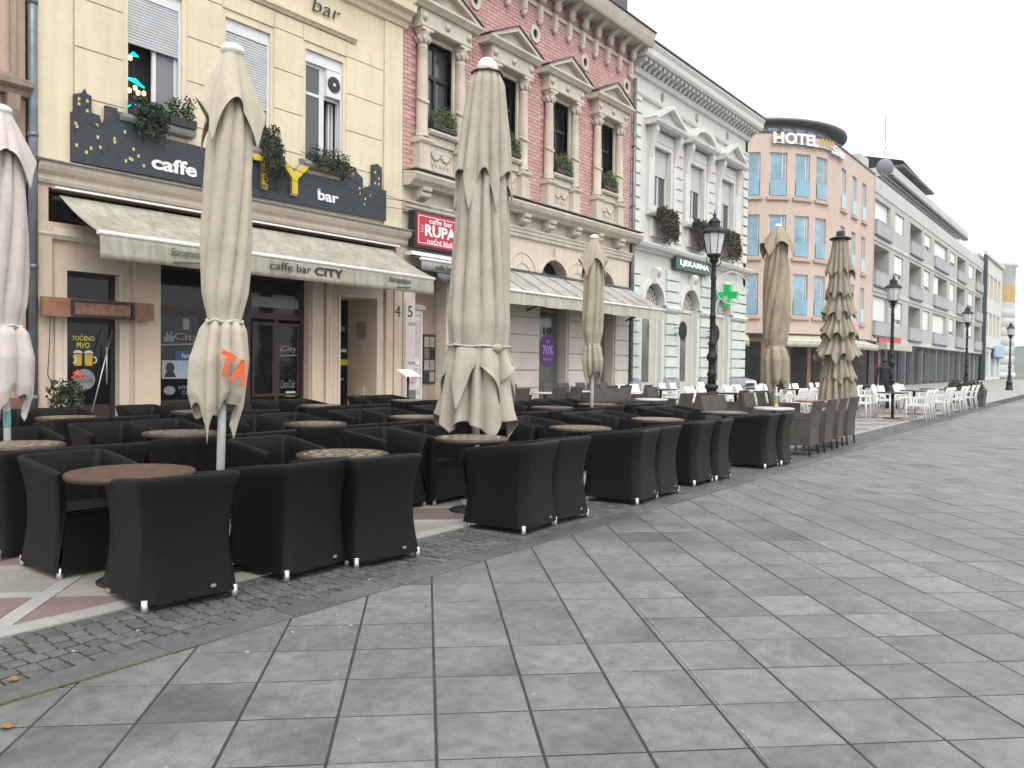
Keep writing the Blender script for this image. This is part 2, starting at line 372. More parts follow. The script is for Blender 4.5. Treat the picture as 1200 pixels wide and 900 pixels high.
# ---------------------------------------------------------------- furniture
def wicker(name, c1, c2, rough=.5, w=.034, h=.011):
    m = bpy.data.materials.new(name); m.use_nodes = True; t = m.node_tree; N = t.nodes.new; L = t.links.new; b = t.nodes['Principled BSDF']
    uv = N('ShaderNodeTexCoord'); br = N('ShaderNodeTexBrick'); L(uv.outputs['UV'], br.inputs['Vector'])
    br.inputs['Scale'].default_value = 1; br.inputs['Brick Width'].default_value = w; br.inputs['Row Height'].default_value = h
    br.inputs['Mortar Size'].default_value = h*.16; br.inputs['Mortar Smooth'].default_value = .9; br.inputs['Color1'].default_value = c1+(1,); br.inputs['Color2'].default_value = c2+(1,)
    br.inputs['Mortar'].default_value = tuple(x*.25 for x in c1)+(1,)
    no = N('ShaderNodeTexNoise'); no.inputs['Scale'].default_value = 5; L(uv.outputs['Object'], no.inputs['Vector'])
    mr = N('ShaderNodeMapRange'); L(no.outputs['Fac'], mr.inputs[0]); mr.inputs[3].default_value = .7; mr.inputs[4].default_value = 1.35
    sc = N('ShaderNodeVectorMath'); sc.operation = 'SCALE'; L(br.outputs['Color'], sc.inputs[0]); L(mr.outputs[0], sc.inputs['Scale']); L(sc.outputs[0], b.inputs['Base Color'])
    iv = N('ShaderNodeMath'); iv.operation = 'SUBTRACT'; iv.inputs[0].default_value = 1; L(br.outputs['Fac'], iv.inputs[1])
    bp = N('ShaderNodeBump'); bp.inputs['Strength'].default_value = 1; bp.inputs['Distance'].default_value = .004; L(iv.outputs[0], bp.inputs['Height']); L(bp.outputs[0], b.inputs['Normal'])
    b.inputs['Roughness'].default_value = rough; b.inputs['Specular IOR Level'].default_value = .22; MATS[name] = m; return m
m_wick = wicker('black_wicker', (.003, .003, .0034), (.0065, .0065, .007), .5, .042, .0145)
m_taupe = wicker('taupe_wicker', (.085, .075, .066), (.125, .112, .1), .6)
m_alu = mat('brushed_aluminium', (.52, .52, .52), .42, .1, 20, metal=1)
m_dkmetal = mat('dark_cast_iron', (.012, .012, .013), .5, .2, 9, spec=.4, bump=.2, bscale=60)
m_white = mat('white_lacquer', (.72, .72, .70), .4, .05, 6)
m_pole = mat('white_painted_pole', (.68, .69, .68), .4, .08, 8, stain=.4, stcol=(.3, .3, .29))
m_wood = mat('wood_laminate', (.07, .034, .02), .4, .35, 9, speck=.12)
m_blacktop = mat('dark_table_top', (.02, .018, .017), .35, .2, 9)

def set_uv(me, uvs):
    ul = me.uv_layers.new(name='UVMap')
    for lp in me.loops: ul.data[lp.index].uv = uvs[lp.vertex_index]
def boxuv(me):
    """box-projected UVs in metres for woven panels"""
    ul = me.uv_layers.new(name='UVMap')
    for p in me.polygons:
        n = p.normal
        for li in p.loop_indices:
            c = me.vertices[me.loops[li].vertex_index].co
            ul.data[li].uv = (c.x, c.z) if abs(n.y) >= max(abs(n.x), abs(n.z)) else ((c.y, c.z) if abs(n.x) >= abs(n.z) else (c.x, c.y))
def tub_chair(loc, rz):
    """woven tub chair: concave shell wrapping back and arms, deep seat box, four aluminium feet; faces +Y"""
    t = thing('tub_chair', '', 'chair', loc, '', rz)
    W_, D_ = .305, .325; rc = .1; path = []
    def add(x, y): path.append((x, y))
    for k in range(6): add(-W_, D_-(2*D_-rc)*k/6)
    for k in range(7): a = math.pi+math.pi/2*k/6; add(-W_+rc+rc*math.cos(a), -D_+rc+rc*math.sin(a))
    for k in range(1, 5): add(-W_+rc+(2*W_-2*rc)*k/5, -D_)
    for k in range(7): a = 1.5*math.pi+math.pi/2*k/6; add(W_-rc+rc*math.cos(a), -D_+rc+rc*math.sin(a))
    for k in range(1, 7): add(W_, -D_+rc+(2*D_-rc)*k/6)
    n = len(path); cum = [0]
    for p, q in zip(path, path[1:]): cum.append(cum[-1]+math.hypot(q[0]-p[0], q[1]-p[1]))
    def k_(z): return 1.055-.15*math.sin(math.pi*min(1, max(0, (z-.0)/.82)))**1.05+.05*max(0, (z-.55)/.25)**2
    def rim(i):                                            # back higher than the arms
        f = max(0, min(1, (path[i][1]+D_)/(2*D_))); return .785-.08*f**1.2
    def ins(i, d):
        x, y = path[i]; a = path[max(0, i-1)]; b_ = path[min(n-1, i+1)]; tx, ty = b_[0]-a[0], b_[1]-a[1]; l = math.hypot(tx, ty)
        return (x-ty/l*d, y+tx/l*d)
    v = []; f = []; uv = []; rows = []
    NV = 12
    for j in range(NV+1):
        row = []
        for i in range(n):
            z = .052+(rim(i)-.052)*j/NV; k = k_(z); v.append((path[i][0]*k, path[i][1]*k, z)); uv.append((cum[i], z)); row.append(len(v)-1)
        rows.append(row)
    for st in range(1, 4):                                 # rounded rim
        row = []
        for i in range(n):
            a = math.pi*st/4; k = k_(rim(i)); x, y = ins(i, .024*(1-math.cos(a))); v.append((x*k, y*k, rim(i)+.02*math.sin(a))); uv.append((cum[i], rim(i)+.02*st)); row.append(len(v)-1)
        rows.append(row)
    for j in range(5):                                     # inner wall down to the seat
        row = []
        for i in range(n):
            z = rim(i)+(.42-rim(i))*j/4; k = k_(z); x, y = ins(i, .048); v.append((x*k, y*k, z)); uv.append((cum[i], 1.6-z)); row.append(len(v)-1)
        rows.append(row)
    for a, b_ in zip(rows, rows[1:]):
        for i in range(n-1): f.append((a[i], a[i+1], b_[i+1], b_[i]))
    for e in (0, n-1):                                     # arm fronts
        loop = [r_[e] for r_ in rows]; f.append(tuple(loop if e == 0 else loop[::-1]))
    me = bpy.data.meshes.new('shell'); me.from_pydata(v, [], f); me.polygons.foreach_set('use_smooth', [len(q) == 4 for q in f]); set_uv(me, uv)
    link('shell', me, m_wick, t)
    sb = MB(); kk = .93
    def seatf(a, b_):
        x = (-W_+.04+(2*W_-.08)*a)*kk; y = -D_+.06+(2*D_-.075)*b_; return (x, y, .44+.012*math.sin(math.pi*a)*math.sin(math.pi*b_))
    sb.grid(seatf, 6, 6)
    sme = mesh(sb, 'seat'); boxuv(sme); link('seat', sme, m_wick, t)
    fb = MB()                                              # front skirt of the seat box, curved like the shell
    def skirt(a, b_):
        z = .052+(.455-.052)*b_; k = k_(z); return ((-W_+.03+(2*W_-.06)*a)*k, (D_-.008)*k, z)
    fb.grid(skirt, 4, 6); fb.grid(lambda a, b_: ((-W_+.03+(2*W_-.06)*a)*.93, .30*.93+(D_-.008-.30)*.93*b_, .455-.012*(1-b_)), 4, 1)
    fme = mesh(fb, 'front_panel'); boxuv(fme); link('front_panel', fme, m_wick, t)
    ub = MB(); ub.box(-.27, .27, -.28, .28, .085, .1); lpart('underside', ub, m_dkmetal, t)
    for sx, sy in ((-1, -1), (1, -1), (1, 1), (-1, 1)):
        q = MB(); q.lathe([(.018, 0), (.021, .006), (.021, .08)], (sx*.277, sy*.294, 0), 10); lpart('foot', q, m_alu, t)
    q = MB(); q.lathe([(.02, 0), (.02, .004)], (0, 0, 0), 10, sm=False)
    q.v = [(x+.12, -.3365-z, y*.55+.105) for x, y, z in q.v]; lpart('badge', q, m_alu, t)
    return t
def taupe_chair(loc, rz):
    """higher woven armchair with a straight leaning back, closed sides and slim legs; faces +Y"""
    t = thing('wicker_armchair', '', 'chair', loc, '', rz)
    def woven(name, mb): me = mesh(mb, name); boxuv(me); link(name, me, m_taupe, t)
    q = MB(); w = .27
    for (y0, z0), (y1, z1) in zip([(-.24, .17), (-.245, .45), (-.275, .7), (-.33, .93)], [(-.245, .45), (-.275, .7), (-.33, .93), (-.33, .93)][:3]):
        q.quad((-w, y0, z0), (w, y0, z0), (w, y1, z1), (-w, y1, z1)); q.quad((-w, y0+.045, z0), (-w, y1+.045, z1), (w, y1+.045, z1), (w, y0+.045, z0))
        for sx in (-w, w): q.quad((sx, y0, z0), (sx, y1, z1), (sx, y1+.045, z1), (sx, y0+.045, z0))
    q.quad((-w, -.33, .93), (w, -.33, .93), (w, -.285, .93), (-w, -.285, .93)); woven('backrest', q)
    q = MB(); q.box(-.235, .235, -.2, .27, .36, .45); q.box(-.235, .235, .2, .268, .2, .36); woven('seat', q)
    for sx in (-1, 1):
        q = MB(); x0, x1 = sorted((sx*.238, sx*.278)); q.box(x0, x1, -.215, .275, .17, .615); q.box(x0-.008, x1+.008, -.22, .29, .615, .645); woven('arm_panel', q)
        for y in (-.225, .245):
            q = MB(); q.tube([(sx*.255, y, .2), (sx*.26, y*1.08, 0)], [.02, .015], 8); lpart('leg', q, m_taupe, t)
    return t
def white_chair(loc, rz):
    """white slatted armchair; faces +Y"""
    t = thing('white_armchair', '', 'chair', loc, '', rz)
    q = MB(); q.box(-.25, .25, -.23, .25, .42, .455); lpart('seat', q, m_white, t)
    for sx in (-1, 1):
        q = MB(); q.tube([(sx*.255, .235, 0), (sx*.255, .225, .64)], [.024, .024], 6); lpart('leg', q, m_white, t)
        q = MB(); q.tube([(sx*.25, -.3, 0), (sx*.25, -.235, .42), (sx*.25, -.265, .64), (sx*.25, -.345, .9)], .023, 6); lpart('leg', q, m_white, t)
        q = MB(); q.box(sx*.258-.028, sx*.258+.028, -.28, .27, .635, .665); lpart('armrest', q, m_white, t)
    q = MB()
    for k in range(4):
        z = .55+k*.095; y = -.255-.032*k
        q.box(-.25, .25, y-.015, y+.015, z-.02, z+.07)
    lpart('backrest', q, m_white, t)
    return t
# chairs in place; ORD words count along a row
ORD = ['first', 'second', 'third', 'fourth', 'fifth', 'sixth', 'seventh', 'eighth', 'ninth', 'tenth', 'eleventh', 'twelfth', 'thirteenth', 'fourteenth', 'fifteenth', 'sixteenth']
def put(proto, lst, lab, group, face, angs=None):
    for i, (x, y) in enumerate(lst):
        rz = (0 if face > 0 else math.pi)+R(angs[i] if angs and i < len(angs) else random.uniform(-6, 6)); x += random.uniform(-.02, .02); label = lab(i) if callable(lab) else lab
        if not proto.get('label'):
            proto.location = (x, y, 0); proto.rotation_euler.z = rz; proto['label'] = label; proto['group'] = group; ORG[proto.name] = (x, y, 0)
        else: copy_tree(proto, (x, y, 0), rz, label=label, group=group)
def pair(fmt, n0=0): return lambda i: fmt % (['cafe', 'hotel'][i % 2], ORD[i//2+n0])
tc = tub_chair((0, 0, 0), 0)
put(tc, [(2.87, 4.83)], 'black wicker tub chair at the plain wood-topped table, back to the square', 'kerbside tub chairs', 1, [-9])
put(tc, [(2.88, 6.02)], 'black wicker tub chair facing the square across the plain wood-topped table', 'kerbside tub chairs', -1)
put(tc, [(3.79, 4.82), (4.39, 4.66), (6.06, 4.48), (6.62, 4.5), (8.05, 4.44), (8.62, 4.46), (9.75, 4.52), (10.33, 4.5), (12.05, 4.45), (12.62, 4.42)],
    pair('black tub chair backing the square, %s side of %s kerbside table from the wooden one', 1), 'kerbside tub chairs', 1, [2, -9, 4, -3, 5])
put(tc, [(4.58, 6.02)], 'black tub chair facing the square at second kerbside table from the wooden one', 'kerbside tub chairs', -1)
put(tc, [(6.02, 6.1), (6.66, 6.06), (8.0, 6.1), (8.68, 6.08), (10.1, 6.1), (10.8, 6.1), (12.4, 6.1), (13.1, 6.1)],
    pair('black tub chair facing the square, %s side of %s kerbside table from the wooden one', 2), 'kerbside tub chairs', -1)
T2 = [(3.15, 7.72), (4.78, 7.85), (6.6, 7.9), (8.4, 7.92), (10.2, 8.0), (12.0, 8.05), (13.62, 8.09)]
put(tc, [(x+d, y-.8) for x, y in T2 for d in (-.34, .3)], pair('black tub chair backing the square, %s side of %s middle-row table from the pinkish umbrella'), 'middle row tub chairs', 1)
put(tc, [(x+d, y+.82) for x, y in T2 for d in (-.32, .34)], pair('black tub chair facing the square, %s side of %s middle-row table from the pinkish umbrella'), 'middle row tub chairs', -1)
T3 = [(5.03, 10.84), (6.91, 10.9), (9.33, 11.06), (11.93, 11.43)]
put(tc, [(x+d, y-.8) for x, y in T3 for d in (-.34, .32)], pair('black tub chair backing the square, %s side of %s cafe-front table from the peach house'), 'cafe front tub chairs', 1)
put(tc, [(x+d, y+.82) for x, y in T3 for d in (-.34, .34)], pair('black tub chair facing the square, %s side of %s cafe-front table from the peach house'), 'cafe front tub chairs', -1)
uc = taupe_chair((0, 0, 0), 0)
nth = lambda fmt: (lambda i: fmt % ORD[i])
put(uc, [(14.27, 4.42), (15.1, 4.42), (15.95, 4.45), (16.85, 4.48)], nth('%s taupe wicker armchair from the tub chairs in the kerbside line of four'), 'taupe wicker armchairs', 1)
put(uc, [(14.75, 6.05), (15.4, 6.1), (17.3, 6.2), (18.75, 6.45), (19.4, 6.4)], nth('%s taupe armchair from the tub chairs, facing the square behind the kerbside four'), 'taupe wicker armchairs', -1)
put(uc, [(15.75, 7.5), (16.35, 7.45), (17.3, 7.6), (18.9, 7.5)], nth('%s taupe armchair from the tub chairs in the lamp-side row, back to the square'), 'taupe wicker armchairs', 1)
put(uc, [(16.5, 9.5), (17.2, 9.55), (17.9, 9.6), (19.2, 9.5)], nth('%s taupe armchair from the tub chairs in the lamp-side row, facing the square'), 'taupe wicker armchairs', -1)
put(uc, [(15.2, 11.3), (16.9, 11.4), (17.6, 11.35), (19.7, 11.5), (20.3, 11.4), (21.4, 11.3)], nth('%s taupe armchair from the tub chairs before the long shop awning, back to the square'), 'taupe wicker armchairs', 1)
put(uc, [(17.4, 13.3), (18.2, 13.35), (20.0, 13.3), (21.0, 13.4), (22.0, 13.4), (22.9, 13.5), (23.6, 13.5)], nth('%s taupe armchair from the tub chairs under the long shop awning, facing the square'), 'taupe wicker armchairs', -1)
wc = white_chair((0, 0, 0), 0)
WT = [(26.3, 5.45), (29.4, 5.45), (32.6, 5.45)]
put(wc, [(x+d, 4.68) for x, y in WT for d in (-.55, .35)]+[(34.8, 4.75), (35.6, 4.7)], nth('%s white kerbside armchair from the taupe ones, back to the square'), 'white armchairs', 1)
put(wc, [(x+d, 6.25) for x, y in WT for d in (-.5, .4)], nth('%s white kerbside armchair from the taupe ones, facing the square'), 'white armchairs', -1)
WB = [(21.2, 8.3), (23.9, 8.3), (26.7, 8.4), (29.6, 8.4), (32.4, 8.4), (34.8, 8.3)]; WC_ = [(22.6, 11.2), (25.6, 11.3), (28.8, 11.3)]
for rowname, lst in (('lamp-line', WB), ('facade-side', WC_)):
    put(wc, [(x+d, y-.78) for x, y in lst for d in (-.42, .42)], nth('%%s white armchair of the %s row from the taupe ones, back to the square' % rowname), 'white armchairs', 1)
    put(wc, [(x+d, y+.8) for x, y in lst for d in (-.42, .42)], nth('%%s white armchair of the %s row from the taupe ones, facing the square' % rowname), 'white armchairs', -1)

# tables
def mosaic():
    m = bpy.data.materials.new('mosaic_top'); m.use_nodes = True; t = m.node_tree; N = t.nodes.new; L = t.links.new; b = t.nodes['Principled BSDF']
    tc_ = N('ShaderNodeTexCoord'); ln = N('ShaderNodeVectorMath'); ln.operation = 'LENGTH'; fl = N('ShaderNodeVectorMath'); fl.operation = 'MULTIPLY'; fl.inputs[1].default_value = (1, 1, 0)
    L(tc_.outputs['Object'], fl.inputs[0]); L(fl.outputs[0], ln.inputs[0])
    vo = N('ShaderNodeTexVoronoi'); vo.feature = 'DISTANCE_TO_EDGE'; vo.inputs['Scale'].default_value = 17; L(fl.outputs[0], vo.inputs['Vector'])
    gr = N('ShaderNodeTexGradient'); gr.gradient_type = 'RADIAL'; L(fl.outputs[0], gr.inputs[0])
    mu = N('ShaderNodeMath'); mu.operation = 'MULTIPLY'; mu.inputs[1].default_value = 2*math.pi*8; L(gr.outputs['Fac'], mu.inputs[0])
    sn = N('ShaderNodeMath'); sn.operation = 'SINE'; L(mu.outputs[0], sn.inputs[0])
    rw = N('ShaderNodeMath'); rw.operation = 'MULTIPLY'; rw.inputs[1].default_value = 44; L(ln.outputs['Value'], rw.inputs[0])
    rs = N('ShaderNodeMath'); rs.operation = 'SINE'; L(rw.outputs[0], rs.inputs[0])
    ml = N('ShaderNodeMath'); ml.operation = 'MULTIPLY'; L(sn.outputs[0], ml.inputs[0]); L(rs.outputs[0], ml.inputs[1])
    gt = N('ShaderNodeMath'); gt.operation = 'GREATER_THAN'; gt.inputs[1].default_value = .02; L(ml.outputs[0], gt.inputs[0])
    c1 = N('ShaderNodeMixRGB'); L(gt.outputs[0], c1.inputs[0]); c1.inputs[1].default_value = (.022, .017, .013, 1); c1.inputs[2].default_value = (.34, .29, .2, 1)
    ed = N('ShaderNodeMath'); ed.operation = 'LESS_THAN'; ed.inputs[1].default_value = .05; L(vo.outputs['Distance'], ed.inputs[0])
    c2 = N('ShaderNodeMixRGB'); L(ed.outputs[0], c2.inputs[0]); L(c1.outputs[0], c2.inputs[1]); c2.inputs[2].default_value = (.07, .055, .04, 1)
    rp = N('ShaderNodeMath'); rp.operation = 'GREATER_THAN'; rp.inputs[1].default_value = .315; L(ln.outputs['Value'], rp.inputs[0])
    c3 = N('ShaderNodeMixRGB'); L(rp.outputs[0], c3.inputs[0]); L(c2.outputs[0], c3.inputs[1]); c3.inputs[2].default_value = (.035, .02, .013, 1)
    L(c3.outputs[0], b.inputs['Base Color']); b.inputs['Roughness'].default_value = .3; MATS['mosaic_top'] = m; return m
m_mos = mosaic()
m_rim = mat('table_rim', (.04, .022, .014), .45, .2, 10)
def round_table(loc, topm, label, group, r=.375, rimm=None):
    t = thing('round_table', label, 'table', loc, group)
    q = MB(); q.lathe([(r-.012, .705), (r-.004, .742), (r-.012, .746)], n=40); lpart('top', q, topm, t)
    q = MB(); q.lathe([(r-.012, .704), (r, .708), (r+.003, .725), (r, .742), (r-.006, .744)], n=40, cap=False); lpart('rim', q, rimm or m_rim, t)
    q = MB(); q.lathe([(.045, .02), (.035, .05), (.03, .12), (.03, .64), (.05, .68), (.13, .703)], n=14); lpart('column', q, m_dkmetal, t)
    q = MB(); q.lathe([(.215, 0), (.22, .012), (.2, .022), (.06, .038), (.045, .045)], n=28); lpart('base', q, m_dkmetal, t)
    return t
round_table((2.89, 5.34, 0), m_wood, 'round table with a plain reddish wood top beside the cobbled strip', 'round wood-topped table', .405)
t0 = round_table((4.58, 5.14, 0), m_mos, 'round mosaic table beside the white umbrella pole in the kerbside row', 'mosaic tables')
for i, (x, y) in enumerate([(6.43, 5.29), (8.4, 5.22), (10.52, 5.26), (12.92, 5.25)]): copy_tree(t0, (x, y, 0), random.random(), label='%s round mosaic table of the kerbside row from the wooden one' % ORD[i+2], group='mosaic tables')
for i, (x, y) in enumerate(T2): copy_tree(t0, (x, y, 0), random.random(), label='%s round mosaic table of the middle row from the pinkish umbrella' % ORD[i], group='mosaic tables')
for i, (x, y) in enumerate(T3): copy_tree(t0, (x, y, 0), random.random(), label='%s round mosaic table of the cafe-front row from the peach house' % ORD[i], group='mosaic tables')
m_wtop = mat('white_table_top', (.5, .48, .45), .35, .08, 5)
m_pinktop = mat('pinkish_table_top', (.3, .17, .14), .35, .12, 5)
w0 = round_table((15.05, 5.15, 0), m_wtop, 'round white-topped table behind the kerbside taupe armchairs, bottle on it', 'white-topped tables', .36, m_wtop)
for i, (x, y) in enumerate([(16.7, 8.5), (18.0, 12.3), (20.0, 12.4)]): copy_tree(w0, (x, y, 0), 0, label=['round white-topped table by the lamp in front of the pharmacy', 'round white-topped table under the long awning, nearer the red sign', 'round white-topped table under the long awning, nearer the pharmacy'][i], group='white-topped tables')
round_table((19.06, 5.6, 0), m_pinktop, 'round table with a pinkish brown top among the taupe armchairs', 'pinkish round table', .4, m_pinktop)
def square_table(loc, label, group):
    t = thing('square_table', label, 'table', loc, group)
    q = MB(); q.box(-.36, .36, -.36, .36, .75, .785); lpart('top', q, m_blacktop, t)
    q = MB(); q.lathe([(.04, .02), (.04, .75)], n=10); lpart('column', q, m_dkmetal, t)
    q = MB(); q.box(-.22, .22, -.22, .22, 0, .025); lpart('base', q, m_dkmetal, t)
    return t
s0 = square_table((26.3, 5.45, 0), 'first black square table of the kerbside white armchairs from the taupe ones', 'black square tables')
for i, (x, y) in enumerate(WT[1:]): copy_tree(s0, (x, y, 0), 0, label='%s black square table of the kerbside white armchairs from the taupe ones' % ORD[i+1])
for rn, lst in (('lamp-line', WB), ('facade-side', WC_)):
    for i, (x, y) in enumerate(lst): copy_tree(s0, (x, y, 0), 0, label='%s black square table of the %s white armchair row from the taupe ones' % (ORD[i], rn))
# bottle-shaped yellow-green menu holder on the white table
bt = thing('bottle', 'slim clear bottle with a yellow-green label standing on the white table', 'bottle', (15.02, 5.1, .746))
q = MB(); q.lathe([(.033, 0), (.035, .01), (.035, .24), (.015, .3), (.015, .36)], n=14); lpart('body', q, mat('pale_bottle', (.5, .52, .45), .12, 0), bt)
q = MB(); q.lathe([(.036, .06), (.036, .22)], n=14, cap=False); lpart('paper_label', q, mat('lime_label', (.27, .31, .06), .5, .1, 8), bt)
q = MB(); q.lathe([(.017, .355), (.017, .38)], n=10); lpart('cap', q, m_white, bt)

# ---------------------------------------------------------------- closed umbrellas
def cloth(name, col, st=.3):
    return mat(name, col, .85, .1, 3, bump=.3, bscale=5, bdist=.03, stain=st, stcol=tuple(c*.45 for c in col[:3]), streak=.12)
m_cl1 = cloth('cream_canvas', (.46, .41, .32)); m_cl2 = cloth('pinkish_canvas', (.52, .46, .42), .15); m_cl3 = cloth('khaki_canvas', (.36, .315, .24))
m_cl4 = cloth('weathered_ochre_canvas', (.32, .27, .19), .5); m_cl5 = cloth('tan_tiered_canvas', (.31, .27, .2), .4)
m_hem = mat('pale_hem', (.45, .44, .42), .8, .15, 6)
def lerp_prof(prof, t):
    """prof rows (t, z, r, amp); piecewise linear"""
    for a, b_ in zip(prof, prof[1:]):
        if t <= b_[0]:
            f = (t-a[0])/max(1e-6, b_[0]-a[0]); return [a[k]+(b_[k]-a[k])*f for k in range(1, 4)]
    return list(prof[-1][1:])
def fold(ph, n, seed, z, sharp=.8):
    a = ph*n/2+.95*math.sin(ph+seed*1.7)+.55*math.sin(ph*2+seed)+.45*math.sin(z*1.4+seed)+.5*noise.noise((math.cos(ph)*1.2+seed, math.sin(ph)*1.2, z*.9+seed))
    w = abs(math.sin(a))**sharp*1.6-.95
    c_, s_ = math.cos(ph), math.sin(ph)
    return w+.5*math.sin(ph*2+seed*2+z*.9)*.6+.6*noise.noise((c_*1.5+seed, s_*1.5, z*.8))+.16*noise.noise((c_*4+seed, s_*4, z*2.2))
def drape(prof, n, seed, hem=.0, hemn=4, lean=(0, 0), twist=0.0, nu=112, nv=46, sharp=.8, hemj=0.0):
    mb = MB(); z0 = prof[0][1]; z1 = prof[-1][1]
    def fn(a, b_):
        z, r, amp = lerp_prof(prof, b_); ph = 2*math.pi*a+twist*(z0-z)
        rr = r*(1+amp*fold(ph, n, seed, z, sharp)); k = (z0-z)/(z0-z1)
        dz = hem*k**3*(abs(math.sin(ph*hemn/2+seed))**.8-.62)+hemj*k**4*noise.noise((math.cos(ph)*2+seed, math.sin(ph)*2, 5))
        return (rr*math.cos(ph-twist*(z0-z))+lean[0]*k, rr*math.sin(ph-twist*(z0-z))+lean[1]*k, z+dz)
    mb.grid(fn, nu, nv, closed=True); return mb
def solidify(o, th_=.005):
    md = o.modifiers.new('cloth_thickness', 'SOLIDIFY'); md.thickness = th_; md.offset = 0
def umbrella(loc, H, label, mcl, seed, flap=True, skirt_low=1.08, tie=1.78, s=1.0, tilt=(0, 0), group=None, lean=(0, 0), plate=True):
    t = thing('closed_umbrella', label, 'umbrella', loc, group or 'closed cafe umbrellas')
    t.rotation_euler.x, t.rotation_euler.y = tilt
    q = MB(); q.lathe([(.03, .02), (.03, H-.12)], n=14); lpart('pole', q, m_pole, t)
    q = MB(); q.lathe([(.05, H-.06), (.085, H-.03), (.08, H), (.05, H+.025), (.012, H+.04)], n=18); lpart('finial', q, m_white, t)
    if plate:
        q = MB(); q.box(-.3, .3, -.3, .3, 0, .035); q.lathe([(.05, .03), (.05, .3)], n=12); lpart('base', q, m_dkmetal, t)
    hf = H-.55*s
    can = [(0, H-.1, .06, .1), (.12, H-.35, .12*s, .22), (.3, hf-.2, .155*s, .26), (.62, (tie+hf)/2-.2, .17*s, .25), (.86, tie+.2, .155*s, .22), (.95, tie+.03, .122*s, .15), (1, tie-.02, .12*s, .14)]
    o = lpart('canopy', drape(can, 7, seed, twist=.55, sharp=.6), mcl, t); solidify(o)
    sk = [(0, tie+.01, .12*s, .14), (.12, tie-.06, .15*s, .22), (.45, tie-.28, .178*s, .26), (.8, skirt_low+.12, .165*s, .28), (1, skirt_low, .13*s, .34)]
    o = lpart('skirt', drape(sk, 7, seed+3, hem=.3, hemn=3, lean=lean, hemj=.14, twist=-.3), mcl, t); solidify(o)
    if flap:
        fl = [(0, H-.015, .055, .05), (.25, H-.17, .115*s, .13), (.6, H-.36, .18*s, .18), (1, H-.54, .225*s, .22)]
        o = lpart('top_flap', drape(fl, 5, seed+1, hem=.36, hemn=4, nv=26), mcl, t); solidify(o)
    q = MB(); q.tube([(.135*s*math.cos(a*.3), .135*s*math.sin(a*.3), tie+.012*math.sin(a*1.7)) for a in range(0, 22)], .009, 6); q.tube([(.13*s, -.02, tie), (.155*s, -.05, tie-.05), (.15*s, -.06, tie-.13)], .007, 5)
    lpart('tie_cord', q, m_hem, t)
    return t
m_orange = mat('orange_print', (.62, .1, .025), .7, .15, 9)
ua = umbrella((3.51, 5.28, 0), 3.75, 'cream closed umbrella with orange print and bare white pole beside the wood-topped table', m_cl1, 1.3, s=.93, tilt=(.02, .015), lean=(-.02, .04))
# printed letters on its skirt, facing the camera
def wrapM(org, az, r):
    def f(s_, o_, z_):
        a = az+s_/r; return (org[0]+(r+o_)*math.cos(a), org[1]+(r+o_)*math.sin(a), org[2]+z_)
    return f
uf = umbrella((3.25, 8.15, 0), 3.75, 'pale pinkish closed umbrella by the street corner downpipe, white pole with teal band', m_cl2, 4.1, s=1.03, tilt=(-.01, -.008))
q = MB(); q.lathe([(.031, .86), (.033, .87), (.033, 1.0), (.031, 1.01)], n=14); lpart('teal_band', q, mat('teal_band', (.12, .3, .26), .5, .1, 9), uf)
umbrella((12.45, 7.5, 0), 3.75, 'slim khaki closed umbrella standing before the long shop awning', m_cl3, 2.2, s=.98, skirt_low=1.3, tie=1.85)
umbrella((18.65, 6.37, 0), 4.72, 'tall ochre closed umbrella with printed hem in front of the hotel corner', m_cl4, 5.7, s=1.5, skirt_low=1.05, tie=1.95)
